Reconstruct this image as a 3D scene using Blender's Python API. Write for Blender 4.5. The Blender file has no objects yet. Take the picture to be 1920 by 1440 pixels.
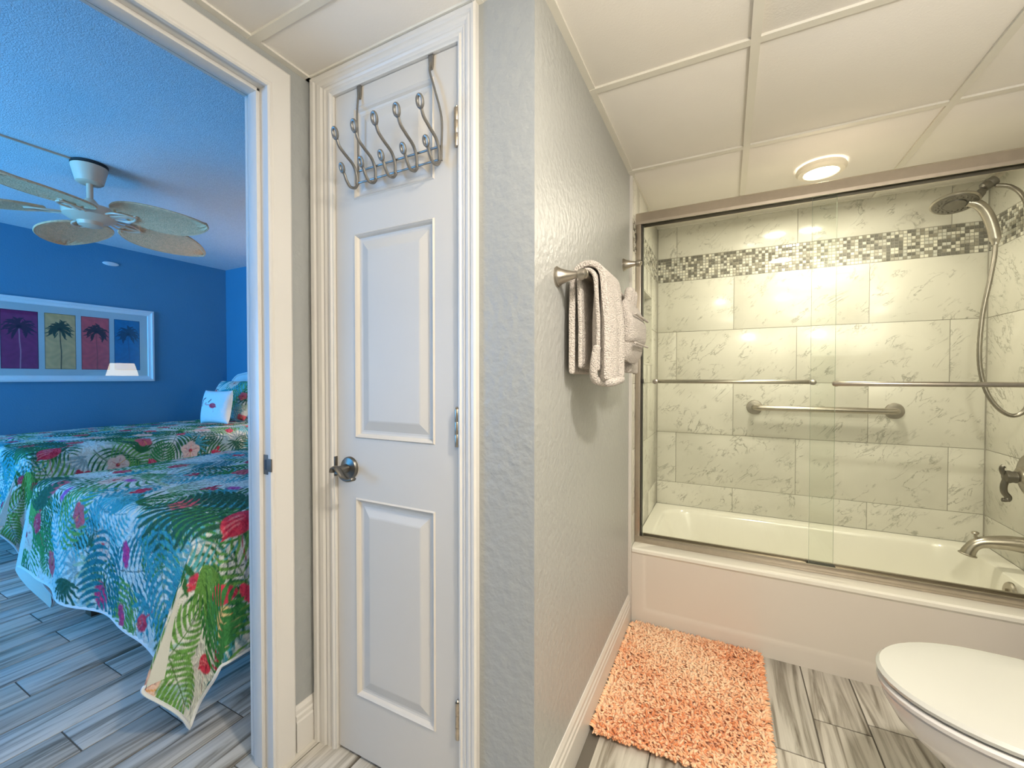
import bpy, bmesh, math, random
import numpy as np
from mathutils import Vector, Matrix, Euler
R = math.radians
random.seed(7); rng = np.random.default_rng(7)
SC = bpy.context.scene
COL = SC.collection
PI = math.pi

# ------------------------------------------------------------------ camera, world, lights, exposure
cam_data = bpy.data.cameras.new('camera'); cam = bpy.data.objects.new('camera', cam_data); COL.objects.link(cam)
cam_data.sensor_fit = 'HORIZONTAL'; cam_data.sensor_width = 36.0; cam_data.lens = 788.52/1920*36.0
cam_data.clip_start = .02; cam_data.clip_end = 60
cam.location = (0, 0, 1.1365); cam.rotation_euler = (R(90-.895), 0, R(27.029))
SC.camera = cam
SC.view_settings.view_transform = 'Standard'; SC.view_settings.look = 'None'
SC.view_settings.gamma = 1.0; SC.view_settings.use_curve_mapping = False
SC.view_settings.exposure = 0.0
w = bpy.data.worlds.new('world'); SC.world = w; w.use_nodes = True
w.node_tree.nodes['Background'].inputs[0].default_value = (.10, .42, 1, 1)
w.node_tree.nodes['Background'].inputs[1].default_value = 1.0

def light(name, typ, loc, energy, color, rot=(0,0,0), **kw):
    l = bpy.data.lights.new(name, typ); l.energy = energy; l.color = color
    for k, v in kw.items(): setattr(l, k, v)
    o = bpy.data.objects.new(name, l); o.location = loc; o.rotation_euler = rot; COL.objects.link(o); return o
WARM = (1, .83, .60)
light('shower_can_lamp', 'AREA', (.36, 2.255, 2.022), 12.5, (1, .92, .74), shape='DISK', size=.13)
light('room_can_lamp', 'AREA', (.36, .41, 2.022), 26.0, (1, .92, .81), shape='DISK', size=.13)
light('ceiling_fill_uplight', 'AREA', (.78, -.45, 1.35), 68.0, (1, .92, .81), rot=(R(180), 0, 0), shape='RECTANGLE', size=.35, size_y=.9)  # added fill aimed up to brighten the ceiling, no known fixture
light('window_daylight', 'AREA', (-3.9, -2.12, 1.35), 140.0, (.085, .44, 1.0), rot=(R(108), 0, 0), shape='RECTANGLE', size=2.4, size_y=1.7, spread=R(125))
light('bedside_bulb', 'POINT', (-3.47, 2.72, 1.22), 15.0, (1, .66, .38), shadow_soft_size=.04)

# ------------------------------------------------------------------ materials
def newmat(name):
    m = bpy.data.materials.new(name); m.use_nodes = True
    nt = m.node_tree; return m, nt, nt.nodes['Principled BSDF']
def N(nt, t, **kw):
    n = nt.nodes.new(t)
    for k, v in kw.items():
        if k in n.inputs: n.inputs[k].default_value = v
        else: setattr(n, k, v)
    return n
def L(nt, a, b): nt.links.new(a, b)
def mat(name, col, rough=.5, metal=0, bump=None, var=None, spec=None, coat=0, emit=None, estr=0, sheen=0, anis=0):
    """bump=(scale, strength, distance, detail); var=(scale, amount): gentle procedural tone variation"""
    m, nt, p = newmat(name)
    p.inputs['Base Color'].default_value = (*col, 1); p.inputs['Roughness'].default_value = rough
    p.inputs['Metallic'].default_value = metal
    if spec is not None: p.inputs['Specular IOR Level'].default_value = spec
    if coat: p.inputs['Coat Weight'].default_value = coat; p.inputs['Coat Roughness'].default_value = .05
    if sheen: p.inputs['Sheen Weight'].default_value = sheen
    if emit: p.inputs['Emission Color'].default_value = (*emit, 1); p.inputs['Emission Strength'].default_value = estr
    g = N(nt, 'ShaderNodeNewGeometry')
    sc, am = var or (6, .04)
    n = N(nt, 'ShaderNodeTexNoise', Scale=sc, Detail=3.0); L(nt, g.outputs['Position'], n.inputs['Vector'])
    r = N(nt, 'ShaderNodeMapRange'); r.inputs[1].default_value = .3; r.inputs[2].default_value = .7
    r.inputs[3].default_value = 1-am; r.inputs[4].default_value = 1+am*.5
    L(nt, n.outputs['Fac'], r.inputs[0])
    mx = N(nt, 'ShaderNodeMix', data_type='RGBA', blend_type='MULTIPLY'); mx.inputs[0].default_value = 1
    mx.inputs[6].default_value = (*col, 1); L(nt, r.outputs[0], mx.inputs[7]); L(nt, mx.outputs[2], p.inputs['Base Color'])
    if bump:
        s, st, di, de = bump
        nb = N(nt, 'ShaderNodeTexNoise', Scale=s, Detail=de); L(nt, g.outputs['Position'], nb.inputs['Vector'])
        b = N(nt, 'ShaderNodeBump', Strength=st, Distance=di); L(nt, nb.outputs['Fac'], b.inputs['Height'])
        L(nt, b.outputs[0], p.inputs['Normal'])
    return m

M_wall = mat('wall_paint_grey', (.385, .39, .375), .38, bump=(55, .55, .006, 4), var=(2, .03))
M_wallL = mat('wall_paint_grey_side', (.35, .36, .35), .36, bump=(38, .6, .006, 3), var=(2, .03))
M_trim = mat('trim_white', (.66, .635, .59), .28, var=(3, .02))
M_door = mat('door_white', (.60, .555, .485), .50, bump=(30, .12, .002, 5), var=(3, .02))
M_ctile = mat('ceiling_tile_white', (.82, .785, .73), .85, bump=(220, .25, .002, 3), var=(3, .03))
M_cgrid = mat('ceiling_grid_metal', (.72, .69, .61), .4, var=(3, .02))
M_nickel = mat('brushed_nickel', (.46, .42, .36), .30, 1, var=(60, .08))
M_nickeld = mat('dark_nickel', (.20, .185, .16), .36, 1, var=(60, .08))
M_hose = mat('hose_metal', (.30, .275, .235), .32, 1, var=(60, .1))
M_frame = mat('door_frame_nickel', (.52, .46, .39), .34, 1, var=(40, .05))
M_black = mat('black_rubber_and_gaps', (.02, .018, .015), .5)  # rubber parts, and black filler standing in for shade in gaps
M_rack = mat('rack_grey_metal', (.25, .235, .21), .38, .7, var=(40, .1))
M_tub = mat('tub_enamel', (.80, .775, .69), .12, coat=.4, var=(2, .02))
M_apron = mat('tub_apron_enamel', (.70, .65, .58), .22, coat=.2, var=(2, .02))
M_porc = mat('toilet_porcelain', (.70, .675, .65), .10, coat=.4, var=(2, .015))
M_lid = mat('toilet_lid_plastic', (.56, .56, .52), .16, coat=.2, var=(2, .015))
M_towel = mat('towel_terry', (.72, .65, .585), .95, bump=(260, 1.0, .012, 3), var=(120, .10), sheen=.3)
M_grout = mat('tile_grout', (.33, .31, .26), .8)
M_fgrout = mat('floor_grout', (.13, .115, .095), .9)
M_blue = mat('blue_wall_paint', (.07, .235, .36), .6, bump=(90, .35, .004, 3), var=(2, .04))
M_pop = mat('popcorn_ceiling', (.66, .70, .72), .95, bump=(190, .6, .008, 3), var=(90, .10))
M_white = mat('white_paint', (.75, .76, .76), .35)
M_shade = mat('lamp_shade_linen', (.8, .72, .6), .8, emit=(1, .84, .66), estr=5.5)
M_shade_band = mat('lamp_harp_shadow_band', (.3, .27, .25), .6)
M_rattan = mat('woven_palm_blade', (.86, .50, .27), .8, bump=(130, .8, .006, 2), var=(50, .15))
M_fanmet = mat('fan_housing', (.82, .56, .38), .4, var=(8, .04))
M_white_fab = mat('white_fabric', (.76, .78, .76), .9, bump=(200, .4, .003, 3))
M_lining = mat('quilt_lining_cream', (.66, .67, .58), .9, bump=(120, .4, .003, 3))
M_wood = mat('dark_wood_foot', (.12, .07, .04), .5)
M_lens = mat('lamp_lens', (1, .95, .85), .4, emit=(1, .93, .78), estr=9)
M_canring = mat('can_trim_ring', (.80, .74, .62), .4)
M_matboard = mat('mat_board', (.66, .70, .70), .7)
M_hinge = mat('hinge_satin_nickel', (.52, .45, .36), .33, 1, var=(90, .2))

def glass_mat():
    m = bpy.data.materials.new('clear_glass'); m.use_nodes = True; nt = m.node_tree; nt.nodes.clear()
    o = N(nt, 'ShaderNodeOutputMaterial'); t = N(nt, 'ShaderNodeBsdfTransparent'); t.inputs[0].default_value = (.97, .982, .962, 1)
    g = N(nt, 'ShaderNodeBsdfGlossy'); g.inputs['Roughness'].default_value = .01; g.inputs[0].default_value = (.95, 1, .95, 1)
    lw = N(nt, 'ShaderNodeLayerWeight'); lw.inputs[0].default_value = .5
    pw = N(nt, 'ShaderNodeMath', operation='POWER'); pw.inputs[1].default_value = 5.0; L(nt, lw.outputs['Facing'], pw.inputs[0])
    f = N(nt, 'ShaderNodeMath', operation='MULTIPLY_ADD'); f.inputs[1].default_value = .9; f.inputs[2].default_value = .018; L(nt, pw.outputs[0], f.inputs[0])
    mx = N(nt, 'ShaderNodeMixShader'); L(nt, f.outputs[0], mx.inputs[0]); L(nt, t.outputs[0], mx.inputs[1]); L(nt, g.outputs[0], mx.inputs[2])
    L(nt, mx.outputs[0], o.inputs[0]); return m
M_glass = glass_mat()
M_glassedge = mat('glass_edge_green', (.42, .47, .38), .15, coat=.3)

def tile_mat():
    m, nt, p = newmat('marble_tile'); g = N(nt, 'ShaderNodeNewGeometry'); oi = N(nt, 'ShaderNodeObjectInfo')
    sc = N(nt, 'ShaderNodeVectorMath', operation='SCALE'); sc.inputs[3].default_value = 17
    cmb = N(nt, 'ShaderNodeCombineXYZ'); 
    for i in range(3): L(nt, oi.outputs['Random'], cmb.inputs[i])
    L(nt, cmb.outputs[0], sc.inputs[0])
    ad = N(nt, 'ShaderNodeVectorMath', operation='ADD'); L(nt, g.outputs['Position'], ad.inputs[0]); L(nt, sc.outputs[0], ad.inputs[1])
    # diagonal coordinates, then thin bands of distorted noise, broken up by a second noise
    sx = N(nt, 'ShaderNodeSeparateXYZ'); L(nt, ad.outputs[0], sx.inputs[0])
    hs_ = N(nt, 'ShaderNodeMath', operation='ADD'); L(nt, sx.outputs[0], hs_.inputs[0]); L(nt, sx.outputs[1], hs_.inputs[1])
    da = N(nt, 'ShaderNodeMath', operation='ADD'); L(nt, hs_.outputs[0], da.inputs[0]); L(nt, sx.outputs[2], da.inputs[1])
    db_ = N(nt, 'ShaderNodeMath', operation='SUBTRACT'); L(nt, hs_.outputs[0], db_.inputs[0]); L(nt, sx.outputs[2], db_.inputs[1])
    da2 = N(nt, 'ShaderNodeMath', operation='MULTIPLY'); da2.inputs[1].default_value = .42; L(nt, da.outputs[0], da2.inputs[0])
    dv = N(nt, 'ShaderNodeCombineXYZ'); L(nt, da2.outputs[0], dv.inputs[0]); L(nt, db_.outputs[0], dv.inputs[1]); L(nt, oi.outputs['Random'], dv.inputs[2])
    def vein(scale, dist, wid, m0, m1, ms):
        n1 = N(nt, 'ShaderNodeTexNoise', Scale=scale, Detail=6.0, Roughness=.6, Distortion=dist); L(nt, dv.outputs[0], n1.inputs['Vector'])
        r1 = N(nt, 'ShaderNodeValToRGB'); e = r1.color_ramp.elements
        e[0].position = .5-wid; e[0].color = (0,0,0,1); e[1].position = .50; e[1].color = (1,1,1,1)
        x = r1.color_ramp.elements.new(.5+wid); x.color = (0,0,0,1); L(nt, n1.outputs['Fac'], r1.inputs[0])
        n2 = N(nt, 'ShaderNodeTexNoise', Scale=ms, Detail=5.0); L(nt, ad.outputs[0], n2.inputs['Vector'])
        r2 = N(nt, 'ShaderNodeMapRange'); r2.inputs[1].default_value = m0; r2.inputs[2].default_value = m1; L(nt, n2.outputs['Fac'], r2.inputs[0])
        mu = N(nt, 'ShaderNodeMath', operation='MULTIPLY'); L(nt, r1.outputs[0], mu.inputs[0]); L(nt, r2.outputs[0], mu.inputs[1]); return mu
    va = vein(5.5, .8, .016, .50, .62, 8.0); vb = vein(13.0, .5, .022, .50, .60, 13.0)
    mu = N(nt, 'ShaderNodeMath', operation='MAXIMUM'); L(nt, va.outputs[0], mu.inputs[0]); L(nt, vb.outputs[0], mu.inputs[1])
    mu2 = N(nt, 'ShaderNodeMath', operation='MULTIPLY'); L(nt, mu.outputs[0], mu2.inputs[0]); mu2.inputs[1].default_value = .8
    n3 = N(nt, 'ShaderNodeTexNoise', Scale=2.2, Detail=5.0, Distortion=.6); L(nt, ad.outputs[0], n3.inputs['Vector'])
    base = N(nt, 'ShaderNodeValToRGB'); b = base.color_ramp.elements
    b[0].position = .3; b[0].color = (.58, .565, .49, 1); b[1].position = .65; b[1].color = (.72, .70, .62, 1); L(nt, n3.outputs['Fac'], base.inputs[0])
    mx = N(nt, 'ShaderNodeMix', data_type='RGBA'); L(nt, mu2.outputs[0], mx.inputs[0]); L(nt, base.outputs[0], mx.inputs[6]); mx.inputs[7].default_value = (.27, .26, .21, 1)
    L(nt, mx.outputs[2], p.inputs['Base Color']); p.inputs['Roughness'].default_value = .16
    nb = N(nt, 'ShaderNodeTexNoise', Scale=3.0, Detail=2.0); L(nt, ad.outputs[0], nb.inputs['Vector'])
    bp = N(nt, 'ShaderNodeBump', Strength=.10, Distance=.01); L(nt, nb.outputs['Fac'], bp.inputs['Height']); L(nt, bp.outputs[0], p.inputs['Normal'])
    return m
M_tile = tile_mat()

def plank_mat():
    m, nt, p = newmat('wood_look_plank'); g = N(nt, 'ShaderNodeNewGeometry'); oi = N(nt, 'ShaderNodeObjectInfo')
    mp = N(nt, 'ShaderNodeMapping'); mp.inputs['Scale'].default_value = (20, 1.15, 1); L(nt, g.outputs['Position'], mp.inputs[0])
    cmb = N(nt, 'ShaderNodeCombineXYZ'); L(nt, oi.outputs['Random'], cmb.inputs[0]); L(nt, oi.outputs['Random'], cmb.inputs[1])
    sc = N(nt, 'ShaderNodeVectorMath', operation='SCALE'); sc.inputs[3].default_value = 50; L(nt, cmb.outputs[0], sc.inputs[0])
    ad = N(nt, 'ShaderNodeVectorMath', operation='ADD'); L(nt, mp.outputs[0], ad.inputs[0]); L(nt, sc.outputs[0], ad.inputs[1])
    n1 = N(nt, 'ShaderNodeTexNoise', Scale=1.0, Detail=7.0, Roughness=.6, Distortion=1.4); L(nt, ad.outputs[0], n1.inputs['Vector'])
    r = N(nt, 'ShaderNodeValToRGB'); e = r.color_ramp.elements
    e[0].position = .33; e[0].color = (.17, .145, .11, 1); e[1].position = .68; e[1].color = (.68, .65, .58, 1)
    a = r.color_ramp.elements.new(.42); a.color = (.37, .34, .285, 1)
    a = r.color_ramp.elements.new(.52); a.color = (.59, .56, .495, 1); L(nt, n1.outputs['Fac'], r.inputs[0])
    hs = N(nt, 'ShaderNodeHueSaturation'); L(nt, r.outputs[0], hs.inputs['Color'])
    mr = N(nt, 'ShaderNodeMapRange'); mr.inputs[3].default_value = .82; mr.inputs[4].default_value = 1.12; L(nt, oi.outputs['Random'], mr.inputs[0]); L(nt, mr.outputs[0], hs.inputs['Value'])
    L(nt, hs.outputs[0], p.inputs['Base Color']); p.inputs['Roughness'].default_value = .33
    bp = N(nt, 'ShaderNodeBump', Strength=.12, Distance=.002); L(nt, n1.outputs['Fac'], bp.inputs['Height']); L(nt, bp.outputs[0], p.inputs['Normal'])
    return m
M_plank = plank_mat()
MOS = [mat('mosaic_dark', (.165, .155, .125), .12, coat=.3), mat('mosaic_mid', (.30, .28, .22), .15), mat('mosaic_light', (.80, .77, .66), .10, coat=.3),
       mat('mosaic_stone', (.50, .47, .39), .2), mat('mosaic_glass', (.62, .61, .54), .08, coat=.4)]
def rug_mat():
    m, nt, p = newmat('chenille_coral'); a = N(nt, 'ShaderNodeAttribute', attribute_name='tone')
    r = N(nt, 'ShaderNodeValToRGB'); e = r.color_ramp.elements
    e[0].position = 0; e[0].color = (.74, .27, .11, 1); e[1].position = 1; e[1].color = (.98, .70, .47, 1)
    x = r.color_ramp.elements.new(.35); x.color = (.92, .50, .28, 1)
    L(nt, a.outputs['Fac'], r.inputs[0]); L(nt, r.outputs[0], p.inputs['Base Color']); p.inputs['Roughness'].default_value = .9
    p.inputs['Sheen Weight'].default_value = .3
    return m
M_rug = rug_mat()
M_rugbase = mat('rug_backing', (.80, .42, .26), .95, bump=(150, .6, .004, 2))
def print_mat(name, rough=.85, bump=None, spec=.3):
    m, nt, p = newmat(name); a = N(nt, 'ShaderNodeAttribute', attribute_name='Col'); L(nt, a.outputs['Color'], p.inputs['Base Color'])
    p.inputs['Roughness'].default_value = rough; p.inputs['Specular IOR Level'].default_value = spec
    if bump:
        uv = N(nt, 'ShaderNodeAttribute', attribute_name='fab')
        v = N(nt, 'ShaderNodeTexVoronoi', Scale=bump[0]); v.feature = 'SMOOTH_F1'; L(nt, uv.outputs['Vector'], v.inputs['Vector'])
        n = N(nt, 'ShaderNodeTexNoise', Scale=bump[0]*1.7, Detail=3.0); L(nt, uv.outputs['Vector'], n.inputs['Vector'])
        ad = N(nt, 'ShaderNodeMath', operation='SUBTRACT'); L(nt, n.outputs['Fac'], ad.inputs[0]); L(nt, v.outputs['Distance'], ad.inputs[1])
        b = N(nt, 'ShaderNodeBump', Strength=bump[1], Distance=bump[2]); L(nt, ad.outputs[0], b.inputs['Height']); L(nt, b.outputs[0], p.inputs['Normal'])
    return m
M_quilt = print_mat('quilt_tropical_print', .85, (42, .9, .012))
M_sham = print_mat('pillow_tropical_print', .85, (42, .5, .008))
M_print = print_mat('palm_art_print', .35)

# ------------------------------------------------------------------ builders
class MB:
    def __init__(s): s.v = []; s.f = []; s.m = []; s.sm = []
    def add(s, vs, fs, mi=0, smooth=False):
        b = len(s.v); s.v += [tuple(x) for x in vs]; s.f += [tuple(b+i for i in f) for f in fs]; s.m += [mi]*len(fs); s.sm += [smooth]*len(fs); return s
    def box(s, x0, x1, y0, y1, z0, z1, mi=0, bev=0):
        if bev <= 0:
            vs = [(x, y, z) for x in (x0, x1) for y in (y0, y1) for z in (z0, z1)]
            return s.add(vs, [(0,1,3,2),(4,6,7,5),(0,4,5,1),(2,3,7,6),(0,2,6,4),(1,5,7,3)], mi)
        b = min(bev, (x1-x0)/2.01, (y1-y0)/2.01, (z1-z0)/2.01); bm = bmesh.new()
        bmesh.ops.create_cube(bm, size=1, matrix=Matrix.Translation(((x0+x1)/2,(y0+y1)/2,(z0+z1)/2)) @ Matrix.Diagonal((x1-x0, y1-y0, z1-z0, 1)))
        bmesh.ops.bevel(bm, geom=bm.edges[:], offset=b, segments=2, profile=.6, affect='EDGES'); return s.bm(bm, mi, True)
    def bm(s, bm, mi=0, smooth=False):
        bm.verts.index_update(); s.add([v.co[:] for v in bm.verts], [[v.index for v in f.verts] for f in bm.faces], mi, smooth); bm.free(); return s
    def loft(s, rings, mi=0, smooth=True, caps=(True, True), closed=True):
        n = len(rings[0]); vs = [p for r in rings for p in r]; fs = []
        for i in range(len(rings)-1):
            for j in range(n if closed else n-1):
                k = (j+1) % n; fs.append((i*n+j, i*n+k, (i+1)*n+k, (i+1)*n+j))
        if caps[0]: fs.append(tuple(reversed(range(n))))
        if caps[1]: fs.append(tuple((len(rings)-1)*n+j for j in range(n)))
        return s.add(vs, fs, mi, smooth)
    def lathe(s, prof, origin, axis='Z', n=32, mi=0, caps=(True, True)):
        """prof = [(radius, height)] along axis vector"""
        ax = {'X': Vector((1,0,0)), 'Y': Vector((0,1,0)), 'Z': Vector((0,0,1))}.get(axis, None) if isinstance(axis, str) else Vector(axis).normalized()
        t = Vector((0,0,1)) if abs(ax.z) < .9 else Vector((1,0,0)); u = ax.cross(t).normalized(); v = ax.cross(u)
        o = Vector(origin); rings = [[o+ax*h+(u*math.cos(a)+v*math.sin(a))*r for a in [2*PI*k/n for k in range(n)]] for r, h in prof]
        return s.loft(rings, mi, True, caps)
    def tube(s, pts, r, n=10, mi=0, closed=False, flat=None):
        pts = [Vector(p) for p in pts]; rr = r if isinstance(r, (list, tuple)) else [r]*len(pts); rings = []; up = None
        for i, p in enumerate(pts):
            a = pts[i-1] if i > 0 else (pts[-1] if closed else pts[0]); b = pts[(i+1) % len(pts)] if (i < len(pts)-1 or closed) else pts[-1]
            t = (b-a).normalized()
            if up is None: up = t.cross(Vector((0,0,1)) if abs(t.z) < .9 else Vector((1,0,0))).normalized()
            up = (up - t*up.dot(t)).normalized(); bi = t.cross(up)
            f = flat or 1
            rings.append([p+(up*math.cos(q)+bi*math.sin(q)*f)*rr[i] for q in [2*PI*k/n for k in range(n)]])
        if closed: rings.append(rings[0])
        return s.loft(rings, mi, True, (not closed, not closed))
    def build(s, name, mats, parent=None, autosmooth=True):
        me = bpy.data.meshes.new(name); me.from_pydata(s.v, [], s.f)
        for m in (mats if isinstance(mats, (list, tuple)) else [mats]): me.materials.append(m)
        me.polygons.foreach_set('material_index', s.m); me.polygons.foreach_set('use_smooth', s.sm)
        bm = bmesh.new(); bm.from_mesh(me); bmesh.ops.recalc_face_normals(bm, faces=bm.faces)
        if any(s.sm):
            for e in bm.edges:
                if len(e.link_faces) == 2 and e.calc_face_angle(0) > R(38): e.smooth = False
        bm.to_mesh(me); bm.free(); me.update()
        o = bpy.data.objects.new(name, me); COL.objects.link(o); o.parent = parent; return o
def empty(name, loc=(0,0,0)):
    o = bpy.data.objects.new(name, None); o.location = loc; o.empty_display_size = .05; COL.objects.link(o); return o
def tag(o, label, cat=None, group=None, kind=None):
    if label: o['label'] = label
    if cat: o['category'] = cat
    if group: o['group'] = group
    if kind: o['kind'] = kind
    return o
def spline(pts, n=8, closed=False):
    P = [Vector(p) for p in pts]; out = []; m = len(P)
    for i in range(m if closed else m-1):
        g = (lambda k: P[k % m]) if closed else (lambda k: P[max(0, min(m-1, k))])
        a, b, c, d = g(i-1), g(i), g(i+1), g(i+2)
        for k in range(n):
            t = k/n; out.append(.5*((2*b)+(c-a)*t+(2*a-5*b+4*c-d)*t*t+(3*b-a-3*c+d)*t**3))
    if not closed: out.append(P[-1])
    return out
def reroot(root, children=None):
    """give child meshes modelled in world space their place under a root standing at root.location"""
    bpy.context.view_layer.update()
    for c in root.children:
        c.matrix_parent_inverse = Matrix.Translation(root.location).inverted()

# ------------------------------------------------------------------ dimensions (metres)
X0, Y0, X1, XT, XR, Yb, Zc = -1.161, .8945, -.3977, -.387, 1.080, 2.7526, 2.054
YA = 1.966           # front of the tub
YB0 = -1.20          # wall behind the camera
BX, BY0, BY1, BZ = -5.45, -2.2, 3.0, 2.44   # bedroom
XW = -1.245          # bedroom face of the doorway wall
OP0, OP1, OPZ = -.03, .752, 1.958           # door opening

# ------------------------------------------------------------------ walls
def wall(name, label, *boxes, m=M_wall):
    b = MB()
    for q in boxes: b.box(*q)
    return tag(b.build(name, m), label, 'wall', kind='structure')
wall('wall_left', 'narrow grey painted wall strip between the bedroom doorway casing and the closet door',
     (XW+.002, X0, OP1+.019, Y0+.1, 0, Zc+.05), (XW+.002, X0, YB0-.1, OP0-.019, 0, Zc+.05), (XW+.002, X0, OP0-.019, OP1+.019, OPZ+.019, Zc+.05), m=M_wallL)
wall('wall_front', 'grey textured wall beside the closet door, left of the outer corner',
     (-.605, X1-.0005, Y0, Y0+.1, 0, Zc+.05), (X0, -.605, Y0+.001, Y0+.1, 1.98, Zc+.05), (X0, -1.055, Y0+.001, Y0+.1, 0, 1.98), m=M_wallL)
wall('wall_middle', 'long grey textured wall carrying the towel bar', (X1-.1, X1, Y0+.0005, YA-.012, 0, Zc+.05), m=M_wall)
wall('wall_right', 'grey wall behind the toilet', (XR, XR+.1, YB0, YA-.01, 0, Zc+.05))
wall('wall_back', 'grey wall behind the camera', (X0-.1, XR+.1, YB0-.1, YB0, 0, Zc+.05))
wall('wall_closet', 'back wall of the narrow closet', (X0, X1-.1, Y0+.55, Y0+.6, 0, Zc+.05))
# bedroom
wall('wall_bedroom_far', 'deep blue bedroom wall behind the far bed with the palm picture', (BX-.1, BX, BY0-.1, BY1+.1, 0, BZ), m=M_blue)
wall('wall_bedroom_head', 'deep blue bedroom wall behind the headboards', (BX, XW, BY1, BY1+.1, 0, BZ), m=M_blue)
wall('wall_bedroom_near', 'blue bedroom side of the doorway wall', (XW-.012, XW, OP1+.06, BY1, 0, BZ), (XW-.012, XW, BY0, OP0-.06, 0, BZ), (XW-.012, XW, OP0-.06, OP1+.06, OPZ+.06, BZ),
     (XW-.012, X0, BY0-.05, BY1, Zc+.052, BZ), m=M_blue)
wall('wall_bedroom_window', 'blue bedroom wall around the window', (BX, -5.1, BY0-.1, BY0, 0, BZ), (-2.7, XW, BY0-.1, BY0, 0, BZ),
     (-5.1, -2.7, BY0-.1, BY0, 0, .5), (-5.1, -2.7, BY0-.1, BY0, 2.2, BZ), m=M_blue)
wf = MB()
for q in ((-5.1, -5.04, .5, 2.2), (-2.76, -2.7, .5, 2.2), (-5.04, -2.76, .5, .56), (-5.04, -2.76, 2.14, 2.2), (-3.93, -3.87, .56, 2.14)):
    wf.box(q[0], q[1], BY0-.07, BY0-.02, q[2], q[3])
tag(wf.build('window_1', M_white), 'white framed bedroom window letting daylight in at the foot of the beds', 'window', kind='structure')

# ------------------------------------------------------------------ ceilings
cl = MB()
gx = [.066-.61*2, .066-.61, .066, .066+.61-.01, XR]; gx = [-1.151, -.545, .064, .664]
gy = [-.51, .10, .71, 1.332, 1.925]
TB = .012
def clipx(y): return X0 if y < Y0 else X1
ys = [YB0]+gy+[2.535, Yb]
for y in gy+[2.535]:
    cl.box(X0 if y < Y0 else X1, XR, y-TB, y+TB, Zc-.004, Zc+.02)
for x in gx[1:]:
    cl.box(x-TB, x+TB, YB0, Y0 if x < X1 else Yb, Zc-.0046, Zc+.02)
# wall angle
for q in ((X0, X0+.020, YB0, Y0), (X0, X1, Y0-.020, Y0), (X1, X1+.020, Y0-.02, Yb), (XR-.02, XR, YB0, Yb), (X1, XR, Yb-.008, Yb), (X0, XR, YB0, YB0+.02)):
    cl.box(q[0], q[1], q[2], q[3], Zc-.003, Zc+.02)
ceil = tag(cl.build('ceiling', M_cgrid), 'cream suspended ceiling grid over the bathroom with square lay-in tiles', 'ceiling', kind='structure')
xs_ = [X0-.02]+gx[1:]+[XR+.02]; ys_ = [YB0-.02]+gy+[2.535, Yb+.02]
for j in range(len(ys_)-1):
    for i in range(len(xs_)-1):
        x0, x1, y0, y1 = xs_[i], xs_[i+1], ys_[j], ys_[j+1]
        if j == 3 and x1 < X1: y1 = Y0+.03
        if y0 > Y0 and x1 < X1: continue
        if y0 > Y0: x0 = max(x0, X1-.02)
        b = MB(); b.box(x0+.006, x1-.006, y0+.006, y1-.006, Zc+.003, Zc+.018, bev=.002); b.build('ceiling_tile', M_ctile, ceil)
wb = MB(); wb.box(X0-.08, XR+.1, YB0-.1, Yb+.1, Zc+.05, Zc+.07)  # unseen slab added to block light above the tiles
tag(wb.build('ceiling', M_cgrid), 'added unseen light-blocking deck above the suspended bathroom ceiling', 'ceiling', kind='structure')
wb = MB(); wb.box(BX-.1, XW+.2, BY0-.1, BY1+.1, BZ, BZ+.1)
tag(wb.build('ceiling', M_pop), 'white popcorn textured bedroom ceiling above the fan', 'ceiling', kind='structure')

# ------------------------------------------------------------------ floor with planks
fb = MB(); fb.box(BX-.1, XR+.1, BY0-.1, BY1+.1, -.06, -.0025)
floor = tag(fb.build('floor', M_fgrout), 'wood-look grey plank tile floor running through bathroom and bedroom', 'floor', kind='structure')
PW, PL, G = .1543, .914, .0022
pm = MB(); pm.box(G, PW-G, G, PL-G, -.004, 0, bev=.0012); pmesh = None
def plank(x0, x1, y0, y1):
    global pmesh
    full = abs(x1-x0-PW) < 1e-4 and abs(y1-y0-PL) < 1e-4
    if full and pmesh:
        o = bpy.data.objects.new('plank', pmesh); COL.objects.link(o); o.parent = floor; o.location = (x0, y0, 0); return
    b = MB(); b.box(G, x1-x0-G, G, y1-y0-G, -.004, 0, bev=.0012); o = b.build('plank', M_plank, floor); o.location = (x0, y0, 0)
    if full: pmesh = o.data
ph = {0: 1.505, 1: 1.688, 2: 1.74, -1: 1.20, -2: 1.42}   # end-joint phases near the tub
for k in range(-37, 6):
    xa = .111+PW*k
    base = ph[k] if k in ph else [.53, .733, .935][k % 3]
    if k in (-9,-10,-11,-12,-13,-14,-15,-16,-17,-18): base = {-9:.712,-10:.712-.3,-11:.53+.3,-12:.725,-13:.53,-14:.738+.3,-15:.738,-16:.54,-17:.738-.3,-18:.733}[k]
    y = base - PL*math.ceil((base-BY0)/PL) 
    ylim0, ylim1 = (YB0, YA+.02) if xa > X0-.1 else (BY0, BY1)
    if X0-.1 < xa+PW/2 < X1: ylim1 = Y0+.05
    while y < ylim1:
        a, b_ = max(y, ylim0), min(y+PL, ylim1)
        xb_ = min(xa+PW, XR)
        if b_-a > .03 and xb_-xa > .02: plank(xa, xb_, a, b_)
        y += PL

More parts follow.
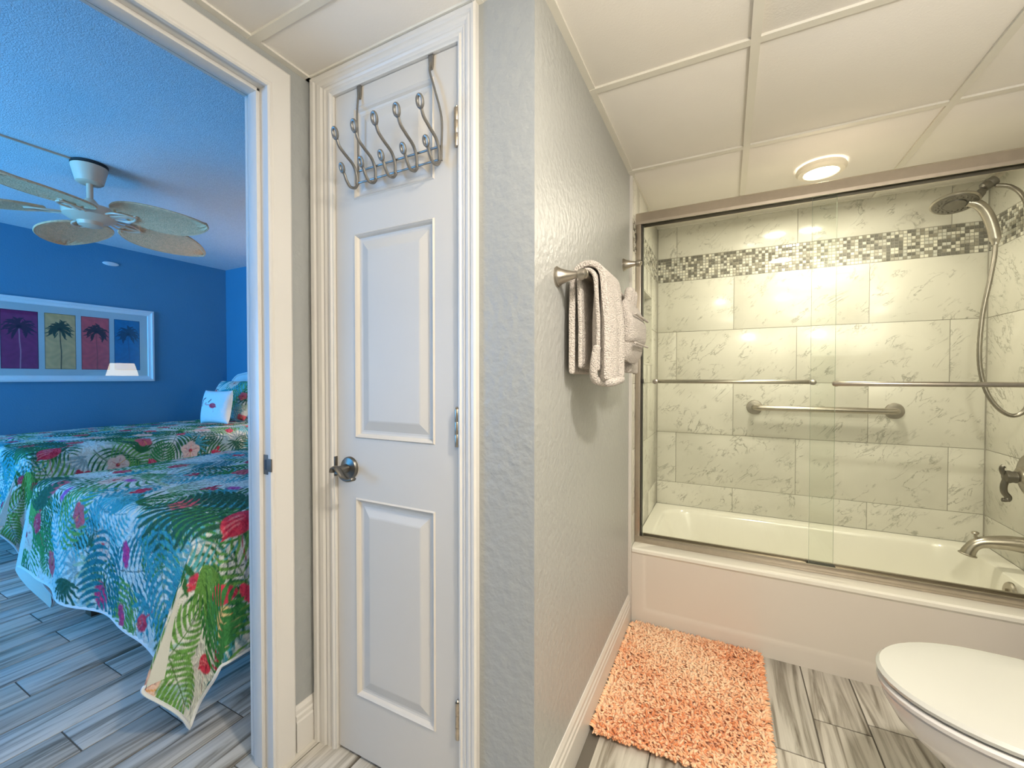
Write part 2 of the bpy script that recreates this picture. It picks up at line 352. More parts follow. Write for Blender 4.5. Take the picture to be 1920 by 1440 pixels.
# ------------------------------------------------------------------ trims: door casings, baseboards
def frame_sweep(b, plane, inner, widths, prof, base, sgn, zbot=0.0):
    """casing on three sides. inner=(s0,s1,ztop), widths=(ws0,ws1,wtop), prof=[(w 0..1, protrusion)]"""
    s0, s1, zt = inner; w0, w1, wt = widths
    def pt(s, z, h): return (s, base+sgn*h, z) if plane == 'y' else (base+sgn*h, s, z)
    pathf = [lambda w: (s0-w*w0, zbot), lambda w: (s0-w*w0, zt+w*wt), lambda w: (s1+w*w1, zt+w*wt), lambda w: (s1+w*w1, zbot)]
    for i in range(3):
        ra = [pt(*pathf[i](w), h) for w, h in prof]; rb = [pt(*pathf[i+1](w), h) for w, h in prof]
        b.loft([ra, rb], caps=(True, True))
        b.sm[-len(prof)-2:] = [False]*(len(prof)+2)
CAS = [(0, 0), (0, .009), (.05, .013), (.12, .013), (.17, .010), (.24, .010), (.32, .0125), (.40, .011), (.47, .015), (.60, .0165), (.72, .015), (.78, .0185), (.92, .019), (1, .015), (1, 0)]
CAS2 = [(0, 0), (0, .011), (.05, .015), (.09, .015), (.12, .011), (.16, .011), (.20, .014), (.80, .018), (.90, .0185), (.94, .015), (1, .013), (1, 0)]
b = MB(); frame_sweep(b, 'y', (-1.057, -.603, 1.982), (.090, .055, .068), CAS, Y0, -1)
t = tag(b.build('trim_1', M_trim), 'white fluted casing around the narrow closet door', 'door casing', kind='structure')
b = MB(); b.box(-1.062, -1.0535, Y0-.009, Y0+.09, 0, 1.984); b.box(-.6045, -.597, Y0-.009, Y0+.09, 0, 1.984); b.box(-1.0535, -.6045, Y0-.009, Y0+.09, 1.9765, 1.985)
b.build('jamb', M_trim, t)
b = MB(); frame_sweep(b, 'x', (OP0-.006, OP1-.004, OPZ-.004), (.07, .070, .070), CAS2, X0, 1)
t = tag(b.build('trim_2', M_trim), 'white casing and jamb around the open bedroom doorway', 'door casing', kind='structure')
b = MB()
b.box(XW-.004, X0, OP1, OP1+.018, 0, OPZ+.018); b.box(XW-.004, X0, OP0-.018, OP0, 0, OPZ+.018); b.box(XW-.004, X0, OP0, OP1, OPZ, OPZ+.018)
b.build('jamb', M_trim, t)
b = MB()
b.box(-1.226, -1.189, OP1-.012, OP1, 0, OPZ, bev=.003); b.box(-1.226, -1.189, OP0, OP0+.012, 0, OPZ, bev=.003); b.box(-1.226, -1.189, OP0, OP1, OPZ-.012, OPZ, bev=.003)
b.build('door_stop', M_trim, t)
b = MB(); frame_sweep(b, 'x', (OP0-.006, OP1+.004, OPZ+.004), (.06, .060, .060), CAS2, XW-.012, -1); b.build('casing', M_trim, t)
b = MB(); b.box(-1.185, -1.163, OP1-.0025, OP1, .858, .915, bev=.002); b.box(-1.165, -1.1445, OP1-.0065, OP1-.002, .868, .905, bev=.003)
b.box(-1.179, -1.169, OP1-.003, OP1-.0024, .872, .901, 1)
tag(b.build('strike_plate', [mat('strike_metal', (.12, .105, .085), .55, .3), M_black], t), 'dark metal strike plate')
BBP = [(0, 0), (.013, 0), (.013, .088), (.0105, .094), (.0105, .106), (.0075, .112), (.0075, .124), (.003, .137), (0, .137)]
def baseboard(name, label, p0, p1, nx, ny, e0=0, e1=0):
    """run from p0 to p1; n = direction out of the wall"""
    b = MB(); d = Vector((p1[0]-p0[0], p1[1]-p0[1])).normalized()
    ra = [(p0[0]+nx*w+d.x*w*e0, p0[1]+ny*w+d.y*w*e0, z) for w, z in BBP]; rb = [(p1[0]+nx*w+d.x*w*e1, p1[1]+ny*w+d.y*w*e1, z) for w, z in BBP]
    b.loft([ra, rb]); b.sm = [False]*len(b.sm)
    return tag(b.build(name, M_trim), label, 'baseboard', kind='structure')
baseboard('baseboard_left', 'short white baseboard between the bedroom doorway and the corner', (X0, .822), (X0, Y0), 1, 0, 0, -1)
baseboard('baseboard_closet', 'tiny white baseboard return left of the closet casing', (X0, Y0), (-1.147, Y0), 0, -1, 1, 0)
baseboard('baseboard_front', 'white baseboard right of the closet casing', (-.548, Y0), (X1, Y0), 0, -1, 0, 1)
baseboard('baseboard_middle', 'white baseboard along the towel wall beside the coral rug', (X1, Y0), (X1, YA-.014), 1, 0, -1, 0)
baseboard('baseboard_right', 'white baseboard behind the toilet', (XR, YB0), (XR, YA-.014), -1, 0)
baseboard('baseboard_bedroom', 'white baseboard under the blue bedroom wall', (BX, BY0), (BX, BY1), 1, 0)

# ------------------------------------------------------------------ closet door
dl, dr, dt, db = -1.0515, -.6065, 1.9745, .010
panels = [(-.975, -.684, 1.655, 1.921), (-.975, -.684, .958, 1.556), (-.972, -.684, .190, .781)]
b = MB()
def fr(x0, x1, z0, z1): b.add([(x0, Y0, z0), (x1, Y0, z0), (x1, Y0, z1), (x0, Y0, z1)], [(0,1,2,3)])
pxl, pxr = -.975, -.684
b.add([(dl, Y0, db), (dr, Y0, db), (dr, Y0, dt), (dl, Y0, dt), (dl, Y0+.035, db), (dr, Y0+.035, db), (dr, Y0+.035, dt), (dl, Y0+.035, dt)],
      [(0,4,5,1), (1,5,6,2), (2,6,7,3), (3,7,4,0), (4,7,6,5)])
fr(dl, pxl, db, dt); fr(pxr, dr, db, dt)
zz = [db]+[z for p in reversed(panels) for z in (p[2], p[3])]+[dt]
for i in range(0, len(zz), 2): fr(pxl, pxr, zz[i], zz[i+1])
door = b.build('door_1', M_door); tag(door, 'narrow white moulded panel closet door with lever handle', 'door', kind='structure')
for (x0, x1, z0, z1) in panels:
    b = MB(); x0 = pxl
    prof = [(0, 0), (.004, -.0035), (.009, .001), (.013, .007), (.018, .0085), (.024, .0085), (.050, .0012), (.054, .0006)]
    rings = [[(x0+i, Y0+d, z0+i), (x1-i, Y0+d, z0+i), (x1-i, Y0+d, z1-i), (x0+i, Y0+d, z1-i)] for i, d in prof]
    b.loft(rings, caps=(False, True)); b.sm = [False]*len(b.sm); b.build('panel', M_door, door)
for z in (1.765, 1.008, .256):
    b = MB(); hx = -.6085
    for k in range(3): b.lathe([(.0062, 0), (.0065, .001), (.0065, .0305), (.0062, .0315)], (hx, Y0-.0085, z-.048+k*.032), 'Z', 14)
    b.lathe([(.004, 0), (.005, .003), (.002, .006)], (hx, Y0-.0085, z+.048), 'Z', 12)
    b.box(hx-.003, hx+.013, Y0-.0115, Y0-.0095, z-.047, z+.047)
    tag(b.build('hinge', M_hinge, door), 'satin nickel hinge')
b = MB(); kx, kz = -.998, .868
b.lathe([(.033, 0), (.033, -.004), (.030, -.009), (.020, -.012), (.0125, -.014), (.0115, -.045), (.010, -.050)], (kx, Y0, kz), 'Y', 36)
hd = b.build('door_handle', M_nickeld, door); tag(hd, 'nickel wave lever handle')
b = MB()
lev = spline([(kx-.016, Y0-.050, kz-.006), (kx-.012, Y0-.051, kz+.006), (kx+.002, Y0-.052, kz+.009), (kx+.016, Y0-.052, kz-.002), (kx+.030, Y0-.052, kz-.016), (kx+.048, Y0-.051, kz-.022), (kx+.068, Y0-.047, kz-.017)], 6)
for i in range(len(lev)): pass
rings = []
for i, p in enumerate(lev):
    t_ = i/(len(lev)-1); wd = .0120*(1-.25*t_)*(1 if 0 < t_ < 1 else .5); th = .0052
    a = lev[max(0, i-1)]; c = lev[min(len(lev)-1, i+1)]; tt = (c-a).normalized(); nn = Vector((0,1,0)); up = tt.cross(nn).normalized()
    rings.append([p+nn*math.cos(q)*wd+up*math.sin(q)*th for q in [2*PI*k/12 for k in range(12)]])
b.loft(rings); b.build('lever', M_nickeld, hd)
b = MB(); b.lathe([(.010, -.0), (.0125, -.001), (.0125, -.003), (.009, -.004)], (-1.0495, Y0-.0, kz+.003), 'X', 16); 
b = MB(); b.box(-1.0565, -1.0520, Y0-.010, Y0+.004, kz-.030, kz+.030, bev=.002); tag(b.build('latch_plate', M_nickeld, door), 'dark latch plate')

# ------------------------------------------------------------------ over-the-door hook rack
rack = empty('hook_rack', (-.80, Y0-.01, 1.70)); tag(rack, 'grey metal over-the-door rack with five double hooks on the closet door', 'hook rack')
yr = Y0-.012; zl, zu = 1.694, 1.727; xl, xr_ = -.945, -.652
b = MB(); b.tube([(xl, yr, zl), (xr_, yr, zl)], .0028, 8); b.tube([(xl, yr, zu), (xr_, yr, zu)], .0028, 8); b.build('cross_wire', M_rack, rack)
for xa, xb, xt in ((xl, xl+.012, -.9475), (xr_, xr_-.006, -.6905)):
    b = MB(); b.tube(spline([(xa, yr, zl-.004), (xa, yr, zu), (xa, yr, 1.80), (xa+(xt-xa)*.55, yr-.002, 1.88), (xt, yr+.002, 1.93), (xt, yr+.006, 1.955)], 6), .0030, 8)
    b.build('support_wire', M_rack, rack)
    b = MB(); z1_ = 1.9735
    b.loft([[(xt-.0035, Y0-.001, 1.938), (xt+.0035, Y0-.001, 1.938), (xt+.0035, Y0-.0065, 1.938), (xt-.0035, Y0-.0065, 1.938)],
            [(xt-.0062, Y0-.001, 1.950), (xt+.0062, Y0-.001, 1.950), (xt+.0062, Y0-.007, 1.950), (xt-.0062, Y0-.007, 1.950)],
            [(xt-.0074, Y0-.001, z1_), (xt+.0074, Y0-.001, z1_), (xt+.0074, Y0-.007, z1_), (xt-.0074, Y0-.007, z1_)]])
    b.sm = [False]*len(b.sm); b.box(xt-.0074, xt+.0074, Y0-.007, Y0+.030, z1_-.001, z1_+.0013)
    b.build('strap', M_rack, rack)
hk = None
hx_ = [-.948, -.876, -.804, -.730, -.657]
def hook_mesh():
    b = MB(); r = .0042
    # in the y-z plane: rises forward from the cross wires, long upper hook and short lower hook, each ending in an open eye
    main = spline([(0, -.003, -.004), (0, -.004, .022), (0, -.016, .046), (0, -.042, .062), (0, -.062, .076), (0, -.070, .092)], 6)
    b.tube(main, r, 8)
    low = spline([(0, -.003, .004), (0, -.002, -.006), (0, -.010, -.017), (0, -.026, -.020), (0, -.038, -.008), (0, -.045, .006), (0, -.049, .012)], 6)
    b.tube(low, r, 8)
    for (y, z, s, tl) in ((-.0755, .105, .0135, .30), (-.0535, .021, .0105, .38)):
        ring = [(0+.62*s*math.sin(a), y-tl*s*math.cos(a)*.9+.25*s*math.sin(a)*0, z+s*math.cos(a)) for a in [2*PI*k/18 for k in range(18)]]
        b.tube(ring, r*.95, 8, closed=True)
    return b
for i, x in enumerate(hx_):
    if hk is None:
        hk = hook_mesh().build('hook', M_rack, rack); hk.location = (x, yr, zl); o = hk
    else:
        o = bpy.data.objects.new('hook', hk.data); COL.objects.link(o); o.parent = rack; o.location = (x, yr, zl)
    o.rotation_euler = (0, 0, R(-2))
bpy.context.view_layer.update()
reroot(rack)

# ------------------------------------------------------------------ shower surround tiles
def wall_tiled(name, label, slab, back, rects, axis, face, mos, mos_n, mos_rows):
    """rects in (s, z) on the plane; axis 'y' (plane y=face) or 'x'"""
    b = MB()
    for q in slab: b.box(*q)
    wl = tag(b.build(name, M_grout), label, 'wall', kind='structure'); g = .0013; sg = back
    def bx(s0, s1, z0, z1, th, mb, mi=0, bev=.001):
        if axis == 'y': mb.box(s0, s1, face, face+th, z0, z1, mi, bev)
        elif sg > 0: mb.box(face-0, face+th, s0, s1, z0, z1, mi, bev)
        else: mb.box(face-th, face, s0, s1, z0, z1, mi, bev)
    for (s0, s1, z0, z1) in rects:
        if s1-s0 < .012: continue
        m_ = MB(); bx(s0+g, s1-g, z0+g, z1-g, .008, m_); m_.build('tile', M_tile, wl)
    if mos:
        m_ = MB(); s0, s1, z0, z1 = mos; p = (s1-s0)/mos_n; q = (z1-z0)/mos_rows
        for i in range(mos_n):
            for j in range(mos_rows):
                a, c, e, f_ = s0+i*p+.0009, s0+(i+1)*p-.0009, z0+j*q+.0009, z0+(j+1)*q-.0009
                mi = random.choices([0, 1, 2, 3, 4], [28, 14, 26, 12, 22])[0]
                k = .0011
                d0, d1 = (.003, 0)
                if axis == 'y': P = lambda s, z, d: (s, face+d-.0008, z)
                elif sg > 0: P = lambda s, z, d: (face+d-.0008, s, z)
                else: P = lambda s, z, d: (face-d+.0008, s, z)
                tl = random.uniform(-.00022, .00022); tl2 = random.uniform(-.00022, .00022)
                vs = [P(a, e, d0), P(c, e, d0), P(c, f_, d0), P(a, f_, d0), P(a+k, e+k, d1+tl), P(c-k, e+k, d1+tl2), P(c-k, f_-k, d1-tl), P(a+k, f_-k, d1-tl2)]
                m_.add(vs, [(4,5,6,7), (0,1,5,4), (1,2,6,5), (2,3,7,6), (3,0,4,7)], mi)
        o = m_.build('mosaic_tiles', MOS, wl); o['kind'] = 'stuff'; o['label'] = 'band of tiny dark, cream and grey mosaic tiles'
    return wl
ZJ = [.352, .493, .800, 1.107, 1.414, 1.721]; ZM = 1.866
TW = .614
def rows(s0, s1, phases, zs=None, hole=None):
    out = []
    zr = list(zip(ZJ[:-1], ZJ[1:]))+[(ZM, Zc+.01)]
    for (z0, z1), ph_ in zip(zr, phases):
        s = ph_-TW*math.ceil((ph_-s0)/TW)
        while s < s1-1e-6:
            a, c = max(s, s0), min(s+TW, s1)
            if c-a > .005:
                r = (a, c, z0, z1)
                if hole and a < hole[1] and c > hole[0] and z0 < hole[3] and z1 > hole[2]:
                    h0, h1, h2, h3 = hole
                    if a < h0: out.append((a, h0, z0, z1))
                    if c > h1: out.append((h1, c, z0, z1))
                    m0, m1 = max(a, h0), min(c, h1)
                    if z0 < h2: out.append((m0, m1, z0, h2))
                    if z1 > h3: out.append((m0, m1, h3, z1))
                else: out.append(r)
            s += TW
    return out
EV, OD = -.275, .034
wall_tiled('wall_shower_back', 'long marble tiled shower wall behind the tub with mosaic band',
    [(XT-.02, XR+.02, Yb+.002, Yb+.1, 0, Zc+.05)], 1, rows(XT, XR, [OD, EV, OD, EV, OD, EV]), 'y', Yb, (XT+.001, XR-.001, 1.722, 1.865), 92, 9)
HOLE = (2.262, 2.535, 1.205, 1.600)
wall_tiled('wall_shower_left', 'narrow marble tiled wall at the left end of the tub, holding the niche',
    [(X1-.1, XT-.002, YA+.02, HOLE[0], 0, Zc+.05), (X1-.1, XT-.002, HOLE[1], Yb+.05, 0, Zc+.05), (X1-.1, XT-.002, HOLE[0], HOLE[1], 0, HOLE[2]),
     (X1-.1, XT-.002, HOLE[0], HOLE[1], HOLE[3], Zc+.05), (X1-.12, X1-.09, HOLE[0]-.02, HOLE[1]+.02, HOLE[2]-.02, HOLE[3]+.02)],
    -1, rows(YA+.018, Yb, [2.45, 2.14, 2.40, 2.40, 2.40, 2.14], hole=HOLE), 'x', XT, (YA+.02, Yb-.001, 1.722, 1.865), 49, 9)
nw = MB()
h0, h1, h2, h3 = HOLE
for q in ((X1-.09, XT, h0, h0+.010, h2, h3), (X1-.09, XT, h1-.010, h1, h2, h3), (X1-.09, XT, h0, h1, h2, h2+.010), (X1-.09, XT, h0, h1, h3-.010, h3), (X1-.09, X1-.082, h0, h1, h2, h3)): nw.box(*q)
o = nw.build('niche_lining', M_tile, bpy.data.objects['wall_shower_left'])
wall_tiled('wall_shower_right', 'marble tiled wall at the faucet end of the tub',
    [(XR+.002, XR+.1, YA+.0, Yb+.05, 0, Zc+.05)], 1, rows(YA, Yb, [2.45, 2.14, 2.45, 2.14, 2.45, 2.14]), 'x', XR, (YA+.02, Yb-.001, 1.722, 1.865), 49, 9)
for xx in (XT, XR-.004):
    b = MB(); b.box(xx, xx+.004, Yb-.004, Yb+.001, .353, Zc-.004); tag(b.build('trim_4' if xx < 0 else 'trim_5', M_grout), 'thin cream caulk line in the '+('left' if xx < 0 else 'right')+' corner of the shower tiles', 'trim', kind='structure')
b = MB(); b.box(X1-.05, XT+.0015, YA-.012, YA+.004, 0, Zc-.003, bev=.003); b.box(X1-.05, XT+.0008, YA+.004, YA+.018, 0, Zc-.003, bev=.002)
tag(b.build('trim_3', M_trim), 'white vertical edge trim where the tile meets the painted towel wall', 'trim', kind='structure')

# ------------------------------------------------------------------ bathtub
ZR = .352
tub = empty('bathtub', ((XT+XR)/2, 2.36, 0)); tag(tub, 'white alcove bathtub with recessed apron behind glass doors', 'bathtub')
def rrect(x0, x1, y0, y1, r, z, n=8):
    pts = []
    for cx, cy, a0 in ((x1-r, y1-r, 0), (x0+r, y1-r, 90), (x0+r, y0+r, 180), (x1-r, y0+r, 270)):
        for k in range(n+1): a = R(a0+90*k/n); pts.append((cx+r*math.cos(a), cy+r*math.sin(a), z))
    return pts
yf = YA+.002
b = MB(); xa, xb, ya, yb_ = XT+.001, XR-.001, yf, Yb-.001
b.loft([rrect(xa, xb, ya+.008, yb_, .004, ZR-.03), rrect(xa, xb, ya, yb_, .004, ZR-.018), rrect(xa, xb, ya+.001, yb_, .006, ZR-.006), rrect(xa, xb, ya+.008, yb_, .012, ZR),
        rrect(xa+.050, xb-.070, ya+.135, yb_-.055, .13, ZR), rrect(xa+.062, xb-.080, ya+.145, yb_-.065, .13, ZR-.005), rrect(xa+.072, xb-.085, ya+.152, yb_-.072, .13, ZR-.02),
        rrect(xa+.13, xb-.10, ya+.175, yb_-.09, .13, ZR-.16), rrect(xa+.21, xb-.125, ya+.20, yb_-.11, .12, ZR-.27), rrect(xa+.27, xb-.17, ya+.24, yb_-.15, .10, ZR-.295)], caps=(False, True))
b.build('basin', M_tub, tub)
b = MB(); ax0, ax1, az0, az1 = xa, xb, 0.0, ZR-.026
ins = [(0, .006), (.045, .006), (.052, .0065), (.060, .013), (.068, .0135)]
rings = [[(ax0+i, ya+d, az0+(i*1.25)), (ax1-i, ya+d, az0+(i*1.25)), (ax1-i, ya+.006, az1), (ax0+i, ya+.006, az1)] for i, d in ins]
rings = [[(ax0, ya+.05, 0), (ax1, ya+.05, 0), (ax1, ya+.05, az1), (ax0, ya+.05, az1)]]+rings
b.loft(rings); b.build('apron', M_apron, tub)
b = MB(); b.lathe([(.036, 0), (.036, -.006), (.032, -.011), (.0, -.012)], (.980, 2.30, .312), (1, 0, -.12), 28)
b.box(.962, .970, 2.297, 2.303, .304, .322)
tag(b.build('overflow_cover', M_nickel, tub), 'round nickel overflow cover')
b = MB(); b.lathe([(.032, 0), (.034, .002), (.02, .003)], (.84, 2.40, ZR-.294), 'Z', 24); b.build('drain', M_nickel, tub)
reroot(tub)

# ------------------------------------------------------------------ tub spout, valve, shower head, grab bar
sp = empty('tub_spout', (XR, 2.42, .45)); tag(sp, 'brushed nickel tub spout with diverter knob over the tub end', 'tub spout')
b = MB(); pth = spline([(1.079, 2.42, .462), (1.03, 2.42, .466), (.985, 2.42, .462), (.945, 2.42, .455), (.922, 2.42, .440), (.908, 2.42, .418), (.902, 2.42, .400)], 5)
rr = [.036, .034, .033, .031, .027, .024]+[.020]*0
n_ = len(pth); rad = [.033-.012*min(1, i/(n_*.55)) + (.004*max(0, (i-n_*.72)/(n_*.28))) for i in range(n_)]
b.tube(pth, rad, 18); b.lathe([(.026, 0), (.029, -.003), (.029, -.006), (.022, -.0065)], (.9025, 2.42, .402), (.25, 0, 1), 20)
b.lathe([(.036, -.0), (.040, -.003), (.038, -.009), (.030, -.012)], (1.0795, 2.42, .462), 'X', 24)
b.build('spout', M_nickel, sp)
b = MB(); b.lathe([(.006, 0), (.006, .018), (.005, .024), (.011, .028), (.0125, .033), (.008, .037), (0, .038)], (.927, 2.42, .460), (-.1, 0, 1), 16); b.build('diverter_knob', M_nickel, sp)
reroot(sp)
vl = empty('shower_valve', (XR, 2.42, .745)); tag(vl, 'brushed nickel shower valve with curled lever on the tiled end wall', 'shower valve')
b = MB(); b.lathe([(.085, 0), (.085, -.004), (.078, -.009), (.045, -.013), (.034, -.016), (.030, -.034), (.022, -.040)], (1.0795, 2.42, .745), 'X', 40); b.build('escutcheon', M_nickel, vl)
b = MB(); b.lathe([(.020, -.036), (.024, -.042), (.022, -.052), (.026, -.060), (.024, -.072), (.014, -.078)], (1.0795, 2.42, .735), 'X', 24)
b.tube(spline([(1.015, 2.42, .735), (1.005, 2.42, .700), (1.006, 2.42, .672), (1.018, 2.42, .652), (1.012, 2.42, .640), (1.000, 2.42, .640)], 5), [.011]*20+[.008]*6, 12)
b.tube(spline([(1.010, 2.42, .735), (1.000, 2.42, .752), (.998, 2.42, .770), (1.004, 2.42, .778)], 5), .008, 10)
b.build('lever', M_nickeld, vl)
reroot(vl)
sh = empty('handheld_shower', (XR, 2.42, 1.98)); tag(sh, 'brushed nickel handheld shower head docked on its arm with a long hose', 'shower head')
b = MB(); b.tube(spline([(1.079, 2.42, 2.000), (1.04, 2.42, 2.003), (1.005, 2.42, 1.985), (.965, 2.42, 1.945), (.950, 2.42, 1.930)], 5), .0105, 12)
b.lathe([(.03, 0), (.03, -.004), (.014, -.014)], (1.0795, 2.42, 2.0), 'X', 24); b.build('shower_arm', M_nickel, sh)
b = MB(); b.lathe([(.012, -.026), (.019, -.020), (.020, -.004), (.017, .002), (.020, .008), (.019, .022), (.013, .026)], (.947, 2.42, 1.925), (.8, 0, .6), 20)
b.lathe([(.012, -.02), (.0165, -.016), (.0165, .006), (.012, .018)], (.920, 2.42, 1.890), (.55, 0, .83), 18); b.build('diverter', M_nickeld, sh)
ax = Vector((-.06, -.26, -1)).normalized(); hc = Vector((.845, 2.42, 1.868))
b = MB(); b.lathe([(.0, -.024), (.030, -.022), (.058, -.014), (.074, -.004), (.077, .004), (.073, .009), (.070, .008)], hc, ax, 40, caps=(True, True)); hd_ = b.build('spray_head', M_nickel, sh)
b = MB(); b.lathe([(.070, .0081), (.068, .0105), (.040, .0105), (.038, .0085)], hc, ax, 40)
b.lathe([(.036, .0085), (.034, .014), (.0, .015)], hc, ax, 32)
for k in range(36):
    a = 2*PI*k/36; u = ax.cross(Vector((0,1,0))).normalized(); v = ax.cross(u)
    c = hc+(u*math.cos(a)+v*math.sin(a))*(.057 if k % 2 else .048)+ax*.0105
    b.lathe([(.003, 0), (.002, .003)], c, ax, 6)
tag(b.build('spray_face', M_nickeld, hd_), 'ring of dark spray nozzles')
b = MB(); hp = spline([(.885, 2.42, 1.862), (.915, 2.42, 1.848), (.938, 2.42, 1.815), (.955, 2.42, 1.765), (.966, 2.42, 1.71), (.968, 2.42, 1.675)], 6)
b.tube(hp, [.016+.003*math.sin(PI*i/(len(hp)-1)) for i in range(len(hp)-4)]+[.013, .012, .011, .0105], 16); b.build('handle', M_nickel, sh)
b = MB(); hose = spline([(.965, 2.42, 1.915), (1.005, 2.415, 1.900), (1.035, 2.40, 1.850), (1.052, 2.39, 1.75), (1.06, 2.385, 1.60), (1.062, 2.38, 1.40), (1.060, 2.38, 1.20), (1.058, 2.38, 1.07), (1.040, 2.38, 1.005), (1.010, 2.385, .985), (.975, 2.39, 1.01),
    (.945, 2.40, 1.07), (.928, 2.41, 1.16), (.925, 2.415, 1.26), (.935, 2.42, 1.40), (.955, 2.42, 1.54), (.966, 2.42, 1.63), (.968, 2.42, 1.68)], 10)
b.tube(hose, [.0078 + (.0006 if i % 2 else 0) for i in range(len(hose))], 10); b.build('hose', M_hose, sh)
reroot(sh)
gb = empty('grab_bar', (.44, Yb, .97)); tag(gb, 'brushed nickel grab bar with round flanges on the back shower wall', 'grab bar')
b = MB(); g0, g1, gz, gd = .142, .752, .968, .055
b.tube([(g0, Yb-.004, gz)]+spline([(g0, Yb-gd+.022, gz), (g0+.006, Yb-gd+.006, gz), (g0+.022, Yb-gd, gz)], 4)+spline([(g1-.022, Yb-gd, gz), (g1-.006, Yb-gd+.006, gz), (g1, Yb-gd+.022, gz)], 4)+[(g1, Yb-.004, gz)], .0150, 16)
b.build('bar', M_nickel, gb)
for x in (g0, g1): b = MB(); b.lathe([(.040, 0), (.040, -.003), (.037, -.007), (.018, -.009)], (x, Yb-.0005, gz), 'Y', 32); b.build('flange', M_nickel, gb)
reroot(gb)

# ------------------------------------------------------------------ sliding glass shower doors
YF = 2.045
sd = empty('shower_door', ((XT+XR)/2, YF+.03, ZR)); tag(sd, 'nickel framed sliding glass shower doors standing on the tub rim', 'shower door')
b = MB(); hz0, hz1 = 1.857, 1.913
b.loft([[(x, YF, hz0), (x, YF, hz0+.012), (x, YF+.004, hz1-.006), (x, YF+.012, hz1), (x, YF+.058, hz1), (x, YF+.062, hz1-.006), (x, YF+.062, hz0), (x, YF+.056, hz0), (x, YF+.056, hz0+.03), (x, YF+.006, hz0+.03), (x, YF+.006, hz0)] for x in (XT, XR)])
b.sm = [False]*len(b.sm); b.build('header', M_frame, sd)
b = MB(); b.box(XT+.012, XR-.012, YF+.008, YF+.054, hz0+.014, hz0+.029); b.build('header_channel', M_black, sd)
b = MB(); b.box(XT, XR, YF+.0, YF+.062, ZR+.0, ZR+.014, bev=.002); b.box(XT, XR, YF, YF+.010, ZR+.010, ZR+.032, bev=.002); b.box(XT, XR, YF+.052, YF+.062, ZR+.010, ZR+.030, bev=.002); b.build('bottom_track', M_frame, sd)
for x0, x1 in ((XT+.001, XT+.024), (XR-.024, XR-.001)): b = MB(); b.box(x0, x1, YF+.001, YF+.058, ZR+.014, hz0, bev=.002); b.build('side_jamb', M_frame, sd)
b = MB(); b.box(XT+.024, XT+.0285, YF+.012, YF+.05, ZR+.02, hz0); b.build('jamb_gap_shade', M_black, sd)  # black strip standing in for the shaded gap beside the left jamb
b = MB()
for x0, x1, y, nm in ((XT+.030, .388, YF+.045, 'inner'), (.303, XR-.030, YF+.018, 'outer')):
    b = MB(); b.box(x0, x1, y, y+.006, ZR+.018, hz0+.012, 0); 
    for xx in (x0, x1): b.box(xx-.0003, xx+.0003, y-.0002, y+.0062, ZR+.018, hz0+.012, 1)
    gp = b.build('glass_panel', [M_glass, M_glassedge], sd)
    b = MB(); zb = 1.117 if nm == 'inner' else 1.112
    if nm == 'inner': yb2, a0, a1 = y+.055, -.322, .334
    else: yb2, a0, a1 = y-.045, .366, .985
    b.tube([(a0, yb2, zb), (a0+.004, yb2, zb), (a1-.004, yb2, zb), (a1, yb2, zb)], [.006, .0092, .0092, .006], 14)
    for xx in (a0+.02, a1-.02):
        b.lathe([(.012, 0), (.012, .003), (.007, .006), (.006, abs(yb2-y)-.002)], (xx, y+(.006 if nm == 'inner' else 0), zb), (0, 1 if nm == 'inner' else -1, 0), 14)
        b.lathe([(.012, 0), (.012, .004), (.008, .006)], (xx, y+(0 if nm == 'inner' else .006), zb), (0, -1 if nm == 'inner' else 1, 0), 14)
    b.build('pull_bar', M_nickel, gp)
b = MB(); b.box(.300, .392, YF+.0105, YF+.050, ZR+.014, ZR+.030, bev=.002); tag(b.build('panel_guide', M_black, sd), 'black sliding guide at the panel overlap')
for zb_ in (1.118,): b = MB(); b.box(XT+.0285, XT+.036, YF+.008, YF+.03, zb_-.010, zb_+.010, bev=.002); tag(b.build('bumper', M_black, sd), 'small black bumper')
reroot(sd)

# ------------------------------------------------------------------ towel bar, robe hook, towels
def post(b, y, z, out=.068):
    b.lathe([(.027, 0), (.027, .003), (.0235, .005), (.0235, .008), (.021, .010), (.014, .030), (.0095, .048), (.0085, out-.010)], (X1, y, z), 'X', 28)
    b.lathe([(.006, out-.014), (.013, out-.009), (.0150, out), (.013, out+.009), (.006, out+.0145), (0, out+.0155)], (X1, y, z), 'X', 24)
ZB_ = 1.400
tb = empty('towel_bar', (X1, 1.35, ZB_)); tag(tb, 'brushed nickel towel bar on the grey wall under the three towels', 'towel bar')
for y in (1.040, 1.655): b = MB(); post(b, y, ZB_); b.build('post', M_nickel, tb)
b = MB(); b.tube([(X1+.068, 1.045, ZB_), (X1+.068, 1.65, ZB_)], .0085, 14); b.build('bar', M_nickel, tb); reroot(tb)
rh = MB(); post(rh, 1.835, 1.620, .062); tag(rh.build('robe_hook', M_nickel), 'small brushed nickel cone robe hook above and beyond the towels', 'robe hook')

